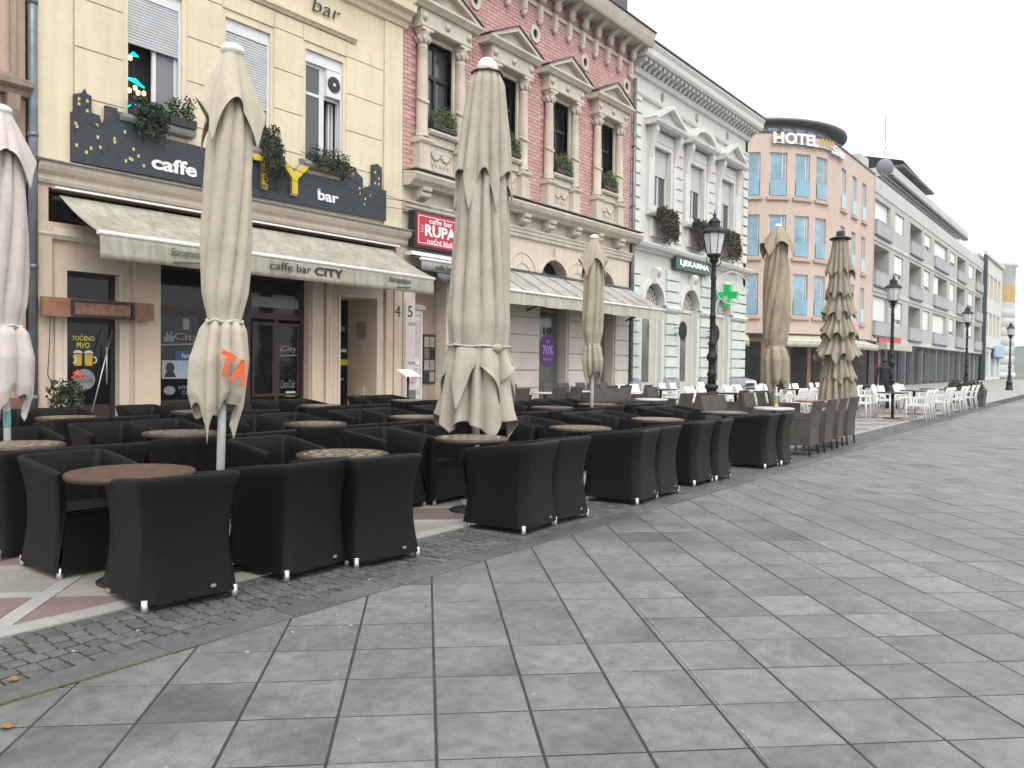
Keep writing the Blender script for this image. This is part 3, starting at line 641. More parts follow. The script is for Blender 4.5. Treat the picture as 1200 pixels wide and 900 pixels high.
# big five-metre umbrella: long straight pleats, corner flaps at two heights, wide skirt
def big_umbrella(loc, H):
    t = thing('closed_umbrella', 'largest beige closed umbrella with long pleats, skirt nearly on the tables, before the red sign', 'umbrella', loc, 'closed cafe umbrellas')
    q = MB(); q.lathe([(.045, .02), (.045, H-.12)], n=14); lpart('pole', q, m_pole, t)
    q = MB(); q.lathe([(.115, H-.05), (.12, H-.02), (.1, H+.045), (.06, H+.085), (.012, H+.1)], n=18); lpart('finial', q, m_white, t)
    q = MB(); q.box(-.34, .34, -.34, .34, 0, .05); lpart('base', q, m_dkmetal, t)
    can = [(0, H-.06, .13, .06), (.1, H-.4, .17, .2), (.35, 3.4, .235, .25), (.6, 2.5, .3, .22), (.82, 1.95, .335, .17), (.95, 1.74, .33, .11), (1, 1.68, .325, .1)]
    o = lpart('canopy', drape(can, 13, 2.6, nu=200, nv=60, sharp=.5), m_cl3b, t); solidify(o)
    sk = [(0, 1.69, .325, .1), (.2, 1.55, .335, .15), (.6, 1.15, .38, .2), (1, .8, .43, .24)]
    o = lpart('skirt', drape(sk, 9, 5.2, hem=.2, hemn=5, nu=160, hemj=.12), m_cl3b, t); solidify(o)
    fl = [(0, H-.045, .13, .04), (.12, H-.2, .18, .16), (.6, H-.85, .24, .24), (1, H-1.4, .28, .24)]
    o = lpart('top_flap', drape(fl, 12, 2.6, hem=.5, hemn=6, nu=200, nv=40, sharp=.5), m_cl3b, t); solidify(o)
    q = MB(); q.lathe([(.06, H-.03), (.2, H-.075), (.19, H-.085)], n=8, cap=False); lpart('hub_cover', q, m_cl3b, t)
    vf = [(0, 1.67, .34, .1), (.5, 1.48, .375, .26), (1, 1.3, .385, .36)]
    o = lpart('valance', drape(vf, 7, 8.8, hem=.42, hemn=6, nu=150, nv=20, hemj=.22), m_cl3b, t); solidify(o)
    q = MB(); q.tube([(.37*math.cos(a*.3), .37*math.sin(a*.3), 1.69+.01*math.sin(a*2)) for a in range(0, 22)], .012, 6); lpart('tie_cord', q, m_hem, t)
    q = MB(); q.lathe([(.02, -.05), (.06, -.02), (.065, .02), (.03, .05)], (-.12, -.36, 1.67), 8); lpart('knot', q, m_cl3b, t)
    return t
m_cl3b = cloth('beige_canvas', (.40, .355, .285), .2)
bu = big_umbrella((7.26, 5.93, 0), 4.86); bu.rotation_euler.x, bu.rotation_euler.y = .016, .012
def tiered(loc, H):
    t = thing('closed_umbrella', 'tan closed umbrella with stacked ruffled tiers by the hotel awning', 'umbrella', loc, 'closed cafe umbrellas')
    q = MB(); q.lathe([(.05, .02), (.05, H-.05)], n=12); lpart('pole', q, m_pole, t)
    q = MB(); q.lathe([(.25, H-.06), (.26, H-.03), (.2, H), (.1, H+.03), (.1, H+.14), (.03, H+.16)], n=14); lpart('finial', q, m_dkmetal, t)
    q = MB(); q.box(-.35, .35, -.35, .35, 0, .06); lpart('base', q, m_dkmetal, t)
    tiers = [(H-.05, H-.9, .22, .4), (H-.75, H-1.45, .26, .42), (H-1.3, H-1.95, .28, .5), (H-1.8, H-2.4, .32, .6), (H-2.25, H-2.95, .36, .66), (H-2.8, H-3.5, .34, .55), (H-3.3, H-4.15, .44, .58)]
    for k, (a, b_, r0, r1) in enumerate(tiers):
        pr = [(0, a, r0*.72, .1), (.4, a-.4*(a-b_), r0*.85, .2), (1, b_, r1*.7, .26)]
        o = lpart('tier', drape(pr, 12+k, 1.7*k+.3, hem=.22, hemn=9, nu=120, nv=14, hemj=.15), m_cl5, t); solidify(o)
    return t
tiered((20.9, 5.6, 0), 4.68)

# ---------------------------------------------------------------- street lamps
m_frost = mat('frosted_lamp_glass', (.62, .62, .62), .35, .08, 4)
def street_lamp(loc, label):
    t = thing('street_lamp', label, 'street lamp', loc, 'cast-iron street lamps along the terrace')
    q = MB(); q.lathe([(.27, 0), (.27, .1), (.22, .14), (.2, .5), (.24, .55), (.2, .6), (.13, .75), (.11, .95), (.15, 1.0), (.15, 1.05), (.1, 1.1)], n=16); lpart('base', q, m_dkmetal, t)
    q = MB(); q.lathe([(.1, 1.1), (.085, 1.25), (.12, 1.3), (.085, 1.36), (.08, 1.6), (.125, 1.66), (.13, 1.72), (.085, 1.8), (.075, 1.95), (.11, 2.0), (.07, 2.06),
                       (.062, 2.6), (.08, 2.63), (.06, 2.66), (.055, 3.45), (.075, 3.5), (.055, 3.55), (.05, 3.8), (.07, 3.85)], n=14); lpart('post', q, m_dkmetal, t)
    q = MB(); q.lathe([(.06, 3.82), (.12, 3.9), (.09, 3.94), (.17, 4.0), (.17, 4.04)], n=8, sm=False)
    for k in range(4):
        a = k*math.pi/2+.4; q.tube([(.05*math.cos(a), .05*math.sin(a), 3.75), (.15*math.cos(a), .15*math.sin(a), 3.82), (.16*math.cos(a), .16*math.sin(a), 3.98)], .012, 5)
    lpart('cradle', q, m_dkmetal, t)
    q = MB(); q.lathe([(.165, 4.04), (.255, 4.5)], n=8, sm=False); ln = lpart('lantern_glass', q, m_frost, t)
    q = MB()
    for k in range(8):
        a = k*math.pi/4; q.tube([(.168*math.cos(a), .168*math.sin(a), 4.03), (.26*math.cos(a), .26*math.sin(a), 4.51)], .009, 4)
    lpart('lantern_ribs', q, m_dkmetal, ln)
    q = MB(); q.lathe([(.26, 4.49), (.31, 4.5), (.31, 4.54), (.24, 4.6), (.14, 4.66), (.13, 4.74), (.15, 4.76), (.1, 4.82), (.05, 4.86), (.03, 4.88), (.045, 4.92), (.015, 4.96), (.008, 5.05)], n=8, sm=False); lpart('lantern_roof', q, m_dkmetal, t)
    return t
l0 = street_lamp((17.7, 7.5, 0), 'black cast-iron street lamp in front of the pharmacy, wire ring beside it')
for (x, y), lb in zip([(33.2, 6.95), (50.5, 6.8), (69.8, 6.6)], ['black cast-iron street lamp by the person in dark clothes', 'black cast-iron street lamp beside the planter and long apartment block', 'black cast-iron street lamp by the round tower at the street end']):
    copy_tree(l0, (x, y, 0), .3, label=lb)
# light-string rings hung on lamps
m_wire = mat('white_light_string', (.6, .6, .6), .5, .1, 9)
def ring_dec(loc, r, label, col, az):
    t = thing('wire_ring', label, 'decoration', loc, 'wire ring light decorations on lamps')
    d = Vector((math.cos(az), math.sin(az), 0))
    q = MB(); q.tube([tuple(d*(r*math.cos(a*.157))+Vector((0, 0, r*math.sin(a*.157)))) for a in range(41)], .011, 6); hoop = lpart('hoop', q, col, t)
    q = MB()
    for k in range(6):
        a = k*math.pi/3; c_ = d*(r*.8*math.cos(a))+Vector((0, 0, r*.8*math.sin(a)))
        for j in range(6):
            b_ = j*math.pi/3; q.tube([tuple(c_), tuple(c_+(d*math.cos(b_)+Vector((0, 0, math.sin(b_))))*r*.2)], .008, 4)
    lpart('snowflakes', q, col, t)
    q = MB(); q.tube([tuple(d*-r), tuple(d*(-r-.12))], .012, 5); lpart('bracket', q, m_dkmetal, t)
    return t
az = th-math.pi/2
ring_dec((17.7+.42*math.cos(az), 7.5+.42*math.sin(az), 3.28), .36, 'white wire ring with snowflakes on the lamp before the pharmacy', m_wire, az)
ring_dec((69.8+.85*math.cos(az), 6.6+.85*math.sin(az), 2.9), .7, 'bluish wire ring on the lamp at the street end', mat('pale_blue_wire', (.35, .45, .55), .5, .1, 9), az)
# ---------------------------------------------------------------- building helpers
m_glass = glass('dark_window_glass', (.008, .009, .01), .05, .3); m_glass2 = mat('grey_window_glass', (.06, .065, .07), .05, 0, spec=.7)
m_skygl = mat('sky_painted_glass', (.18, .31, .40), .06, .4, .35, spec=.8); m_tealgl = mat('teal_balustrade_glass', (.18, .325, .40), .08, .15, 1, spec=.7)  # blue panes: reflected sky and its variation painted into the base colour
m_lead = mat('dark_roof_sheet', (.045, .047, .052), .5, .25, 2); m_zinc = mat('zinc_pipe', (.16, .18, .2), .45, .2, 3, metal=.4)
m_pvc = mat('white_pvc', (.66, .67, .68), .4, .05, 4); m_shut = mat('shutter_slats', (.52, .53, .54), .55, .06, 4)
m_dkwood = mat('dark_brown_wood', (.03, .013, .011), .45, .25, 5); m_black = mat('black_paint', (.014, .014, .016), .5, .15, 6)
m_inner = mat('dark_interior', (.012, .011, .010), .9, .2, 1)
def body(root, s0, s1, z1, m, y1=26, z0=0, o=-.3):
    q = MB(); q.box(s0+.01, s1-.01, 15.5-o, y1, z0, z1); return part('building_core', q, m, root)
def frame(mb, a, e, c, d, w, o0, o1, mull=(), trans=()):
    mb.b(a, a+w, o0, o1, c, d); mb.b(e-w, e, o0, o1, c, d); mb.b(a+w, e-w, o0, o1, c, c+w); mb.b(a+w, e-w, o0, o1, d-w, d)
    for x in mull: mb.b(x-w/2, x+w/2, o0+.002, o1-.002, c+w, d-w)
    for z in trans: mb.b(a+w, e-w, o0+.004, o1-.004, z-w/2, z+w/2)
    return mb
def window(root, a, e, c, d, fm, gm, o=-.2, w=.06, mull=(), trans=(), name='window', M=M0, n=1):
    """frame mesh with one pane object per light"""
    q = MB(M); frame(q, a, e, c, d, w, o-.03, o+.03, mull, trans); wn_ = part(name, q, fm, root)
    xs = [a+w]+sorted(mull)+[e-w]; zs = [c+w]+sorted(trans)+[d-w]
    for x0, x1 in zip(xs, xs[1:]):
        for z0, z1 in zip(zs, zs[1:]):
            q = MB(M); q.b(x0-.002, x1+.002, o-.012, o+.004, z0-.002, z1+.002, n); part('pane', q, gm, wn_)
    return wn_
def slats(root, a, e, c, d, o, m=None, pitch=.055, name='roller_shutter', M=M0):
    q = MB(M); z = c
    while z < d-.01:
        z2 = min(d, z+pitch); q.profile([(o-.02, z), (o, z+.004), (o+.008, (z+z2)/2), (o, z2-.006), (o-.02, z2)], a, e); z += pitch
    return part(name, q, m or m_shut, root)
def leaves(mb, c, ext, n, size, droop=0.0, seed=1):
    rr = random.Random(seed)
    for _ in range(n):
        while True:
            p = Vector((rr.uniform(-1, 1), rr.uniform(-1, 1), rr.uniform(-1, 1)))
            if p.length < 1: break
        p = Vector((c[0]+p.x*ext[0]*(1+.25*rr.random()), c[1]+p.y*ext[1], c[2]+p.z*ext[2]-droop*rr.random()**2))
        a = Vector((rr.gauss(0, 1), rr.gauss(0, 1), rr.gauss(0, 1)+.5)).normalized()*size*rr.uniform(.6, 1.5); b_ = a.orthogonal().normalized()
        b_ = (Matrix.Rotation(rr.random()*6.28, 3, a.normalized()) @ b_)*size*.28
        mb.v += [tuple(p), tuple(p+a*.5+b_), tuple(p+a), tuple(p+a*.5-b_)]; i = len(mb.v)-4; mb.f.append((i, i+1, i+2, i+3)); mb.sm.append(False)
m_leaf = mat('box_leaves', (.085, .13, .04), .6, .35, 9, rnd=.45); m_leaf2 = mat('dark_leaves', (.025, .042, .016), .6, .35, 9, rnd=.45)
m_leaf3 = mat('dry_trailing_leaves', (.075, .065, .04), .7, .35, 9, rnd=.45); m_potb = mat('black_planter', (.02, .018, .018), .5, .2, 6)
def window_box(s0, s1, z, label, group, lm=None, hang=0.0, o=.16, h=.17, n=260, up=.17, leafs=.07, seed=3, box=True, z0=0.0):
    t = thing('window_box', label, 'planter', ((s0+s1)/2, 15.5-o, z), group); lm = lm or m_leaf
    q = MB(); q.b(s0, s1, o-.1, o+.1, z, z+h) if box else q.b(s0, s1, o-.06, o+.06, z, z+.1); part('box', q, m_potb, t)
    q = MB(); nb = max(2, int((s1-s0)/.22))
    for k in range(nb):
        cx = s0+(s1-s0)*(k+.5)/nb; leaves(q, (cx, 15.5-o, z+h+up*.45), (.15, .13, up*(.7+.5*((k*7+seed) % 3)/2)), n//nb, leafs, 0, seed+k)
        if hang: leaves(q, (cx+.04, 15.5-o-.12, z+h-.05-hang*.35), (.15, .09, hang*.55), int(n/nb*1.6), leafs, hang*.35, seed+k+50)
    part('foliage', q, lm, t); return t
def downpipe(s, z0, z1, label, o=.1, r=.06):
    t = thing('downpipe', label, 'downpipe', (s, 15.5-o, z0), 'zinc downpipes between facades')
    q = MB(); q.tube([(s, 15.5-o, z0), (s, 15.5-o, z1)], r, 10); part('pipe', q, m_zinc, t)
    for z in [z0+.8+k*2.3 for k in range(int((z1-z0)/2.3))]:
        q = MB(); q.lathe([(r+.012, -.04), (r+.016, 0), (r+.012, .04)], (s, 15.5-o, z), 12); part('collar', q, m_zinc, t)
    return t

# ================================================================ yellow cafe building
m_yel = mat('yellow_render', (.68, .595, .425), .85, .07, .8, bump=.2, bscale=60, streak=.09, stain=.1, stcol=(.4, .34, .22))
m_peach = mat('peach_render', (.60, .485, .36), .85, .07, .8, bump=.15, bscale=60, streak=.1, stain=.15, stcol=(.35, .28, .2))
m_trim = mat('pale_trim', (.60, .52, .42), .85, .07, 1.5, streak=.1)
m_flash = mat('weathered_ledge', (.27, .265, .25), .7, .25, 4, stain=.4, stcol=(.1, .095, .08))
city = thing('cafe_building', 'yellow rendered corner-to-corner cafe building with skyline signboard and canvas awning', 'building', (11.2, 15.5, 0), 'facades along the square')
body(city, 6.62, 15.78, 12.5, m_yel, o=-1.2)
wx = [8.87, 11.02, 13.16]; zb, zt = 6.22, 8.82
q = MB(); q.wall(6.6, 15.8, 5.0, 10.5, [(c-.575, c+.575, zb, zt, .3) for c in wx]); part('upper_wall', q, m_yel, city)
for z0, z1 in [(6.3, 7.2), (7.2, 8.1), (8.1, 9.0), (5.3, 6.3), (9.0, 9.35)]:                   # rendered courses with grooves between
    for a, e in [(7.3, 8.2), (9.55, 10.36), (11.68, 12.5), (13.82, 15.05)]:
        q = MB(); q.b(a, e, 0, .03, z0+.012, z1-.012); part('render_panel', q, m_yel, city)
for c in wx:
    q = MB(); q.b(c-.67, c+.67, 0, .03, zt+.17, 9.35); part('render_panel', q, m_yel, city)
q = MB(); q.b(6.62, 7.25, 0, .05, 5.05, 10.3); part('pilaster', q, m_yel, city)
q = MB(); q.b(15.1, 15.76, 0, .05, 5.05, 10.3); part('pilaster', q, m_yel, city)
q = MB(); q.profile([(0, 9.38), (.05, 9.38), (.09, 9.44), (.12, 9.46), (.12, 9.53), (0, 9.55)], 10.2, 14.1); part('frieze_moulding', q, m_yel, city)
q = MB(); q.profile([(0, 10.3), (.08, 10.34), (.12, 10.45), (.22, 10.5), (.25, 10.62), (.4, 10.68), (.42, 10.85), (0, 10.95)], 6.5, 15.9); part('cornice', q, m_yel, city)
q = MB(); q.box(6.5, 15.85, 15.3, 26, 12.5, 12.7); part('roof', q, m_lead, city)
q = MB(); q.wall(6.6, 15.8, 10.9, 12.5, []); part('attic_wall', q, m_yel, city)
text('facade_lettering', 'bar', m_black, city, (12.74, 13.6, 9.74, 10.08), o=.045, ext=.01, off=-.012, shear=.2)
for c in wx:
    q = MB(); q.profile([(0, 6.02), (.16, 6.04), (.2, 6.1), (.2, 6.17), (0, 6.22)], c-.78, c+.78); part('sill', q, m_flash, city)
    q = MB(); q.b(c-.575, c+.575, -.3, -.06, zt-.26, zt); part('shutter_box', q, m_pvc, city)
    q = MB(); q.b(c-.575, c-.53, -.1, -.05, zb, zt-.26); q.b(c+.53, c+.575, -.1, -.05, zb, zt-.26); part('shutter_rail', q, m_pvc, city)
# first window: half-lowered shutter, left light open to the lit bar
c = wx[0]; slats(city, c-.53, c+.53, 7.62, zt-.26, -.08)
w1 = window(city, c+.02, c+.55, zb, 7.9, m_pvc, mat('insect_mesh', (.2, .2, .215), .7, .08, 60), o=-.17, w=.07, name='sash')
q = MB(); q.b(c-.56, c-.52, -.22, -.14, zb, 7.9); part('window_frame', q, m_pvc, city)
q = MB(); q.box(c-.7, c+.7, 15.85, 15.9, zb-.1, zt); part('room_back', q, m_inner, city)
q = MB(); q.b(c-.57, c+.57, -.44, -.3, zb-.03, zb); part('room_floor', q, m_inner, city)
m_teal = mat('teal_strip_light', (.0, .3, .33), .5, 0, emit=(.0, .8, .9, .9)); m_amber = mat('amber_bulb', (.5, .25, .1), .5, 0, emit=(1, .55, .25, 1.6))
for x0, z0, x1, z1 in [(8.42, 7.02, 8.83, 6.92), (8.45, 6.44, 8.82, 6.56), (8.5, 7.47, 8.7, 7.5)]:
    q = MB(); q.tube([(x0, 15.83, z0), ((x0+x1)/2, 15.83, (z0+z1)/2+.04), (x1, 15.83, z1)], [.012, .05, .015], 8); part('ceiling_light', q, m_teal, city)
for x, z in [(8.5, 6.78), (8.62, 6.86), (8.68, 6.78), (8.8, 6.8), (8.52, 7.42)]:
    q = MB(); q.lathe([(.012, -.05), (.04, -.03), (.04, .03), (.015, .05)], (x, 15.8, z), 8); part('lamp_bulb', q, m_amber, city)
# second window: shutter nearly down
c = wx[1]; slats(city, c-.53, c+.53, 7.1, zt-.26, -.08); window(city, c-.55, c+.55, zb, 7.3, m_pvc, m_glass2, o=-.19, w=.07, mull=(c,))
# third window: frame, transom with the fan unit, right light open
c = wx[2]; z_t = 7.85
window(city, c-.57, c+.02, zb, zt-.26, m_pvc, m_glass2, o=-.17, w=.07, trans=(z_t,))
q = MB(); frame(q, c+.02, c+.57, zb, zt-.26, .06, -.21, -.13, (), (z_t,)); part('window_frame', q, m_pvc, city)
q = MB(); q.b(c+.08, c+.51, -.4, -.36, zb+.06, z_t-.03); part('dark_opening', q, m_inner, city)
q = MB(); frame(q, c+.34, c+.5, zb+.06, z_t-.04, .05, -.36, -.28); part('open_sash', q, m_pvc, city)
fan = MB(); fan.b(c+.08, c+.51, -.2, -.02, z_t+.04, zt-.3); fu = part('fan_unit', fan, m_pvc, city)
q = MB(); q.ring(c+.295, (z_t+zt-.26)/2, .035, .19, -.019, .0, 0, 360, 24); part('fan_grille', q, m_black, fu)
q = MB(); q.ring(c+.3, (z_t+zt-.26)/2, .0005, .04, -.018, .005, 0, 360, 12); part('fan_hub', q, m_pvc, fu)
# ledge and fascia under the sign
q = MB(); q.profile([(0, 4.62), (.06, 4.62), (.1, 4.68), (.1, 4.76), (.2, 4.82), (.26, 4.9), (.26, 4.97), (0, 4.97)], 6.62, 15.98); part('fascia', q, m_trim, city)
q = MB(); q.profile([(0, 4.97), (.32, 4.97), (.33, 4.99), (.2, 5.03), (0, 5.06)], 6.6, 16.0); part('ledge', q, m_flash, city)
# ground floor wall with openings
gh = [(7.15, 8.13, 0, 3.1, .22), (8.98, 12.74, 0, 3.5, .3), (13.67, 14.9, 0, 3.12, 1.1), (6.85, 15.6, 3.95, 4.56, .35)]
q = MB(); q.wall(6.6, 15.8, 0, 4.65, gh); part('ground_wall', q, m_peach, city)
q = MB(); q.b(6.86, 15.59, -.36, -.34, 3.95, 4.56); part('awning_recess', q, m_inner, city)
for a, e, z in [(7.15, 8.13, 3.1), (13.67, 14.9, 3.12)]:
    q = MB(); w = .16
    for k, (ww, oo) in enumerate([(.07, .05), (.2, .025)]):
        q.b(a-ww-.0, a-.0-(.07 if k else 0), 0, oo, 0, z+ww); q.b(e+(.07 if k else 0), e+ww, 0, oo, 0, z+ww); q.b(a-(.07 if k else 0), e+(.07 if k else 0), 0, oo, z+(.07 if k else 0), z+ww)
    part('architrave', q, m_trim, city)
for a, e in [(6.62, 6.88), (8.42, 8.95), (12.78, 13.1), (13.2, 13.42), (15.2, 15.45), (15.5, 15.78)]:
    q = MB(); q.b(a, e, 0, .07, .35, 3.9); q.b(a-.0, e+.0, 0, .1, 0, .35); part('pilaster', q, m_peach, city)
q = MB(); q.profile([(0, 3.62), (.06, 3.64), (.09, 3.72), (.05, 3.8), (0, 3.86)], 6.62, 15.78); part('string_course', q, m_trim, city)
# beer door
q = MB(); frame(q, 7.15, 8.13, 0, 3.1, .09, -.2, -.13, (), (2.2,)); dr = part('door', q, m_black, city)
q = MB(); q.b(7.24, 8.04, -.185, -.165, .62, 2.155); part('pane', q, m_glass, dr); q = MB(); q.b(7.24, 8.04, -.185, -.165, 2.245, 3.01); part('pane', q, m_glass, dr)
q = MB(); q.b(7.24, 8.04, -.18, -.14, .09, .62); part('kick_panel', q, m_dkwood, dr)
q = MB(); q.tube([(7.93, 15.58, 1.0), (7.93, 15.56, 1.03), (7.93, 15.56, 1.7), (7.93, 15.58, 1.73)], .015, 6); part('handle', q, m_alu, dr)
m_yprint = mat('yellow_print', (.55, .5, .05), .6, .1, 9); m_wprint = mat('white_print', (.6, .6, .6), .6, .1, 9); m_gprint = mat('grey_print', (.22, .22, .225), .6, .15, 7)
text('door_lettering', 'TO\u010cENO', m_yprint, dr, (7.33, 7.75, 1.83, 1.95), o=-.163, ext=.001, off=.02); text('door_lettering', 'PIVO', m_yprint, dr, (7.42, 7.66, 1.69, 1.8), o=-.163, ext=.001, off=.02)
for x, sg in [(7.44, -1), (7.64, 1)]:
    q = MB(); q.prism([(x-.07, 1.36), (x+.07, 1.36), (x+.075, 1.58), (x-.075, 1.58)], -.164, -.161); part('beer_mug', q, mat('beer_yellow', (.5, .34, .05), .6, .1, 9), dr)
    q = MB(); q.ring(x, 1.6, 0.001, .085, -.163, -.159, -10, 190, 10, .6); q.ring(x+sg*.09, 1.47, .045, .07, -.163, -.16, -90*sg-0, 90*sg, 10); part('mug_foam', q, m_wprint, dr)
q = MB(); q.ring(7.56, 1.1, .0005, .2, -.164, -.162, 0, 360, 24); part('round_sticker', q, m_gprint, dr)
text('sticker_lettering', 'Coca-Cola', mat('mid_grey_print', (.05, .05, .052), .6), dr, (7.4, 7.72, 1.04, 1.16), o=-.161, ext=.0008, shear=.3)
rod = solo('leaning_rod', MB().tube([(7.42, 15.32, .05), (7.98, 15.44, 2.05)], .012, 6), m_alu, 'thin metal rod leaning across the beer door', 'rod')
# central shopfront
q = MB(); frame(q, 8.98, 12.74, 0, 3.5, .1, -.29, -.2, (11.2,), (2.5,)); sf = part('shopfront', q, m_dkwood, city)
for a, e, c0, d0 in [(9.08, 10.05, .62, 2.45), (10.15, 11.15, .62, 2.45), (11.33, 11.9, .7, 2.35), (12.02, 12.6, .7, 2.35), (9.08, 11.15, 2.55, 3.4), (11.25, 12.64, 2.55, 3.4)]:
    q = MB(); frame(q, a-.02, e+.02, c0-.02, d0+.02, .06, -.26, -.215); lf = part('leaf_frame', q, m_dkwood, sf)
    q = MB(); q.b(a+.035, e-.035, -.25, -.235, c0+.035, d0-.035); part('pane', q, m_glass, lf)
for a, e in [(9.08, 11.15), (11.25, 12.64)]:
    q = MB(); q.b(a, e, -.27, -.225, .1, .6); q.b(a+.12, e-.12, -.225, -.2, .2, .5); part('panel', q, m_dkwood, sf)
q = MB(); q.b(10.06, 10.14, -.28, -.21, .6, 2.46); part('mullion', q, m_dkwood, sf); q = MB(); q.b(11.91, 12.01, -.28, -.21, .6, 2.46); part('mullion', q, m_dkwood, sf)
q = MB(); q.b(11.3, 12.6, -.234, -.23, 2.72, 2.95); part('grey_strip', q, m_gprint, sf)  # matt grey strip across the transom pane
text('window_lettering', 'City', m_gprint, sf, (9.42, 10.0, 1.86, 2.05), o=-.233, ext=.001, off=.012); text('window_lettering', 'City', m_gprint, sf, (12.1, 12.55, 1.68, 1.85), o=-.233, ext=.001, off=.012)
q = MB()
for k, h in enumerate([.1, .2, .15, .22, .12]): q.b(9.2+k*.045, 9.24+k*.045, -.234, -.232, 1.86, 1.86+h)
for k, h in enumerate([.08, .17, .12]): q.b(12.06+k*.03-.04, 12.085+k*.03-.04, -.234, -.232, 1.68, 1.68+h)
part('skyline_sticker', q, m_gprint, sf)
q = MB(); q.prism([(11.98, 1.6), (12.56, 1.62), (12.56, 1.65), (11.98, 1.63)], -.234, -.232); q.prism([(9.12, 1.78), (10.0, 1.82), (10.0, 1.85), (9.12, 1.81)], -.234, -.232); part('sticker_underline', q, m_gprint, sf)
text('window_lettering', 'Coca-Cola', m_gprint, sf, (12.1, 12.5, .86, 1.05), o=-.233, ext=.001, shear=.35)
text('window_lettering', 'INTERNET', m_gprint, sf, (9.52, 10.0, .88, .95), o=-.233, ext=.001); text('window_lettering', 'CAFFE', m_gprint, sf, (9.6, 9.92, .77, .85), o=-.233, ext=.001)
q = MB(); q.ring(9.32, .86, .0005, .13, -.234, -.232, 0, 360, 18, .7); part('round_sticker', q, m_gprint, sf)
q = MB(); q.b(9.45, 9.98, -.234, -.231, 1.47, 1.68); part('blue_notice', q, mat('blue_paper', (.03, .06, .2), .6, .1, 8), sf)
text('window_lettering', 'hot', m_wprint, sf, (9.6, 9.8, 1.53, 1.64), o=-.23, ext=.001)
nt = MB(); nt.b(9.15, 9.85, -.234, -.23, 1.1, 1.48); nt = part('paper_notice', nt, mat('notice_paper', (.3, .36, .42), .6, .1, 8), sf)
q = MB(); q.ring(9.33, 1.33, .0005, .1, -.2305, -.228, 0, 360, 14, 1.1); q.prism([(9.2, 1.13), (9.46, 1.13), (9.42, 1.24), (9.24, 1.24)], -.2305, -.228); part('notice_print', q, m_black, nt)
q = MB(); q.b(9.62, 9.76, -.234, -.231, 2.13, 2.36); part('small_notice', q, m_gprint, sf); q = MB(); q.b(12.25, 12.52, -.234, -.23, .66, .78); part('small_notice', q, m_wprint, sf)
# side entrance with open door
q = MB(); q.b(13.6, 14.9, -1.1, -1.06, 0, 3.12); ol = part('dark_doorway', q, m_glass, city)
q = MB(); q.b(14.86, 14.899, -.75, -.4, .35, .85); part('meter_box', q, m_trim, city); q = MB(); q.b(14.88, 14.899, -.7, -.35, 2.1, 2.55); part('lobby_notice', q, m_flash, city)
for z, h, w_, mm in [(2.3, .12, .07, m_gprint), (1.75, .08, .1, m_wprint), (1.4, .16, .12, m_yprint), (1.0, .06, .05, m_alu)]:
    q = MB(); q.b(14.65, 14.65+w_*2, -1.059, -1.05, z, z+h); part('door_sticker', q, mm, ol)
text('house_number', '4', m_black, city, (15.53, 15.72, 2.7, 3.0), o=.075, ext=.004)
q = MB(); q.b(13.3, 13.33, .071, .09, 1.1, 2.6); part('conduit', q, m_trim, city)
# wooden beam with heater over the beer door
bm_ = thing('wooden_beam', 'varnished wooden board with dark framed heater across the beer door', 'beam', (7.65, 15.3, 2.25))
q = MB(); q.b(6.62, 8.68, .2, .3, 2.24, 2.58); part('board', q, mat('varnished_board', (.24, .115, .06), .5, .25, 6), bm_)
q = MB(); frame(q, 7.1, 8.26, 2.25, 2.57, .045, .29, .36); part('heater_frame', q, m_black, bm_)
q = MB(); q.b(7.16, 8.2, .29, .32, 2.3, 2.52); part('heater_panel', q, mat('copper_panel', (.22, .1, .06), .5, .35, 9), bm_)
q = MB(); q.b(6.75, 6.82, .05, .21, 2.28, 2.54); q.b(8.5, 8.57, .05, .21, 2.28, 2.54); part('bracket', q, m_dkmetal, bm_)
q = MB(); q.tube([(6.78, 15.28, 2.24), (6.8, 15.36, 1.7), (6.78, 15.38, 1.2), (6.92, 15.4, .9)], .008, 5); part('cable', q, m_black, bm_)
# skyline signboard
m_slate = mat('slate_blue_board', (.026, .031, .042), .55, .12, 4); m_ylet = mat('yellow_letters', (.62, .44, .02), .45, .08, 6); m_wlet = mat('white_letters', (.75, .75, .75), .5, .04, 6); m_yw = mat('yellow_dots', (.5, .48, .15), .5, .1)
sg = thing('signboard', 'long slate-blue signboard cut as a city skyline with yellow and white lettering', 'sign', (11.2, 15.45, 5.08))
sky_pts = [(7.2, 5.08), (15.12, 5.16), (15.12, 5.92), (14.96, 5.95), (14.96, 6.48), (14.8, 6.56), (14.62, 6.5), (14.62, 6.0), (14.5, 5.92), (14.3, 5.86), (14.3, 6.1), (14.12, 6.2), (14.06, 6.3), (13.95, 6.14),
           (13.7, 6.0), (13.62, 5.9), (8.6, 5.9), (8.6, 6.1), (8.05, 6.14), (8.05, 6.24), (7.82, 6.24), (7.82, 6.0), (7.76, 5.84), (7.71, 6.02), (7.56, 6.04), (7.56, 6.34), (7.48, 6.36), (7.44, 6.44), (7.4, 6.36), (7.25, 6.3), (7.25, 6.0), (7.2, 5.97)]
q = MB(); q.prism(sky_pts, .06, .12); part('board', q, m_slate, sg)
rr = random.Random(5)
for k in range(46):
    left = k < 32; x = rr.uniform(7.27, 8.6) if left else rr.uniform(14.0, 15.05); z = rr.uniform(5.25, 5.85)
    if k in (0, 1, 2, 3, 4, 5): x = 7.33+.15*(k % 2); z = 6.05+.09*(k//2)
    if k in (40, 41, 42, 43, 44, 45): x = 14.72+.12*(k % 2); z = 6.05+.14*((k-40)//2)
    q = MB(); s_ = .022; q.b(x-s_, x+s_, .12, .126, z-s_*1.3, z+s_*1.3); part('cutout_window', q, m_yw if k % 3 else m_black, sg)
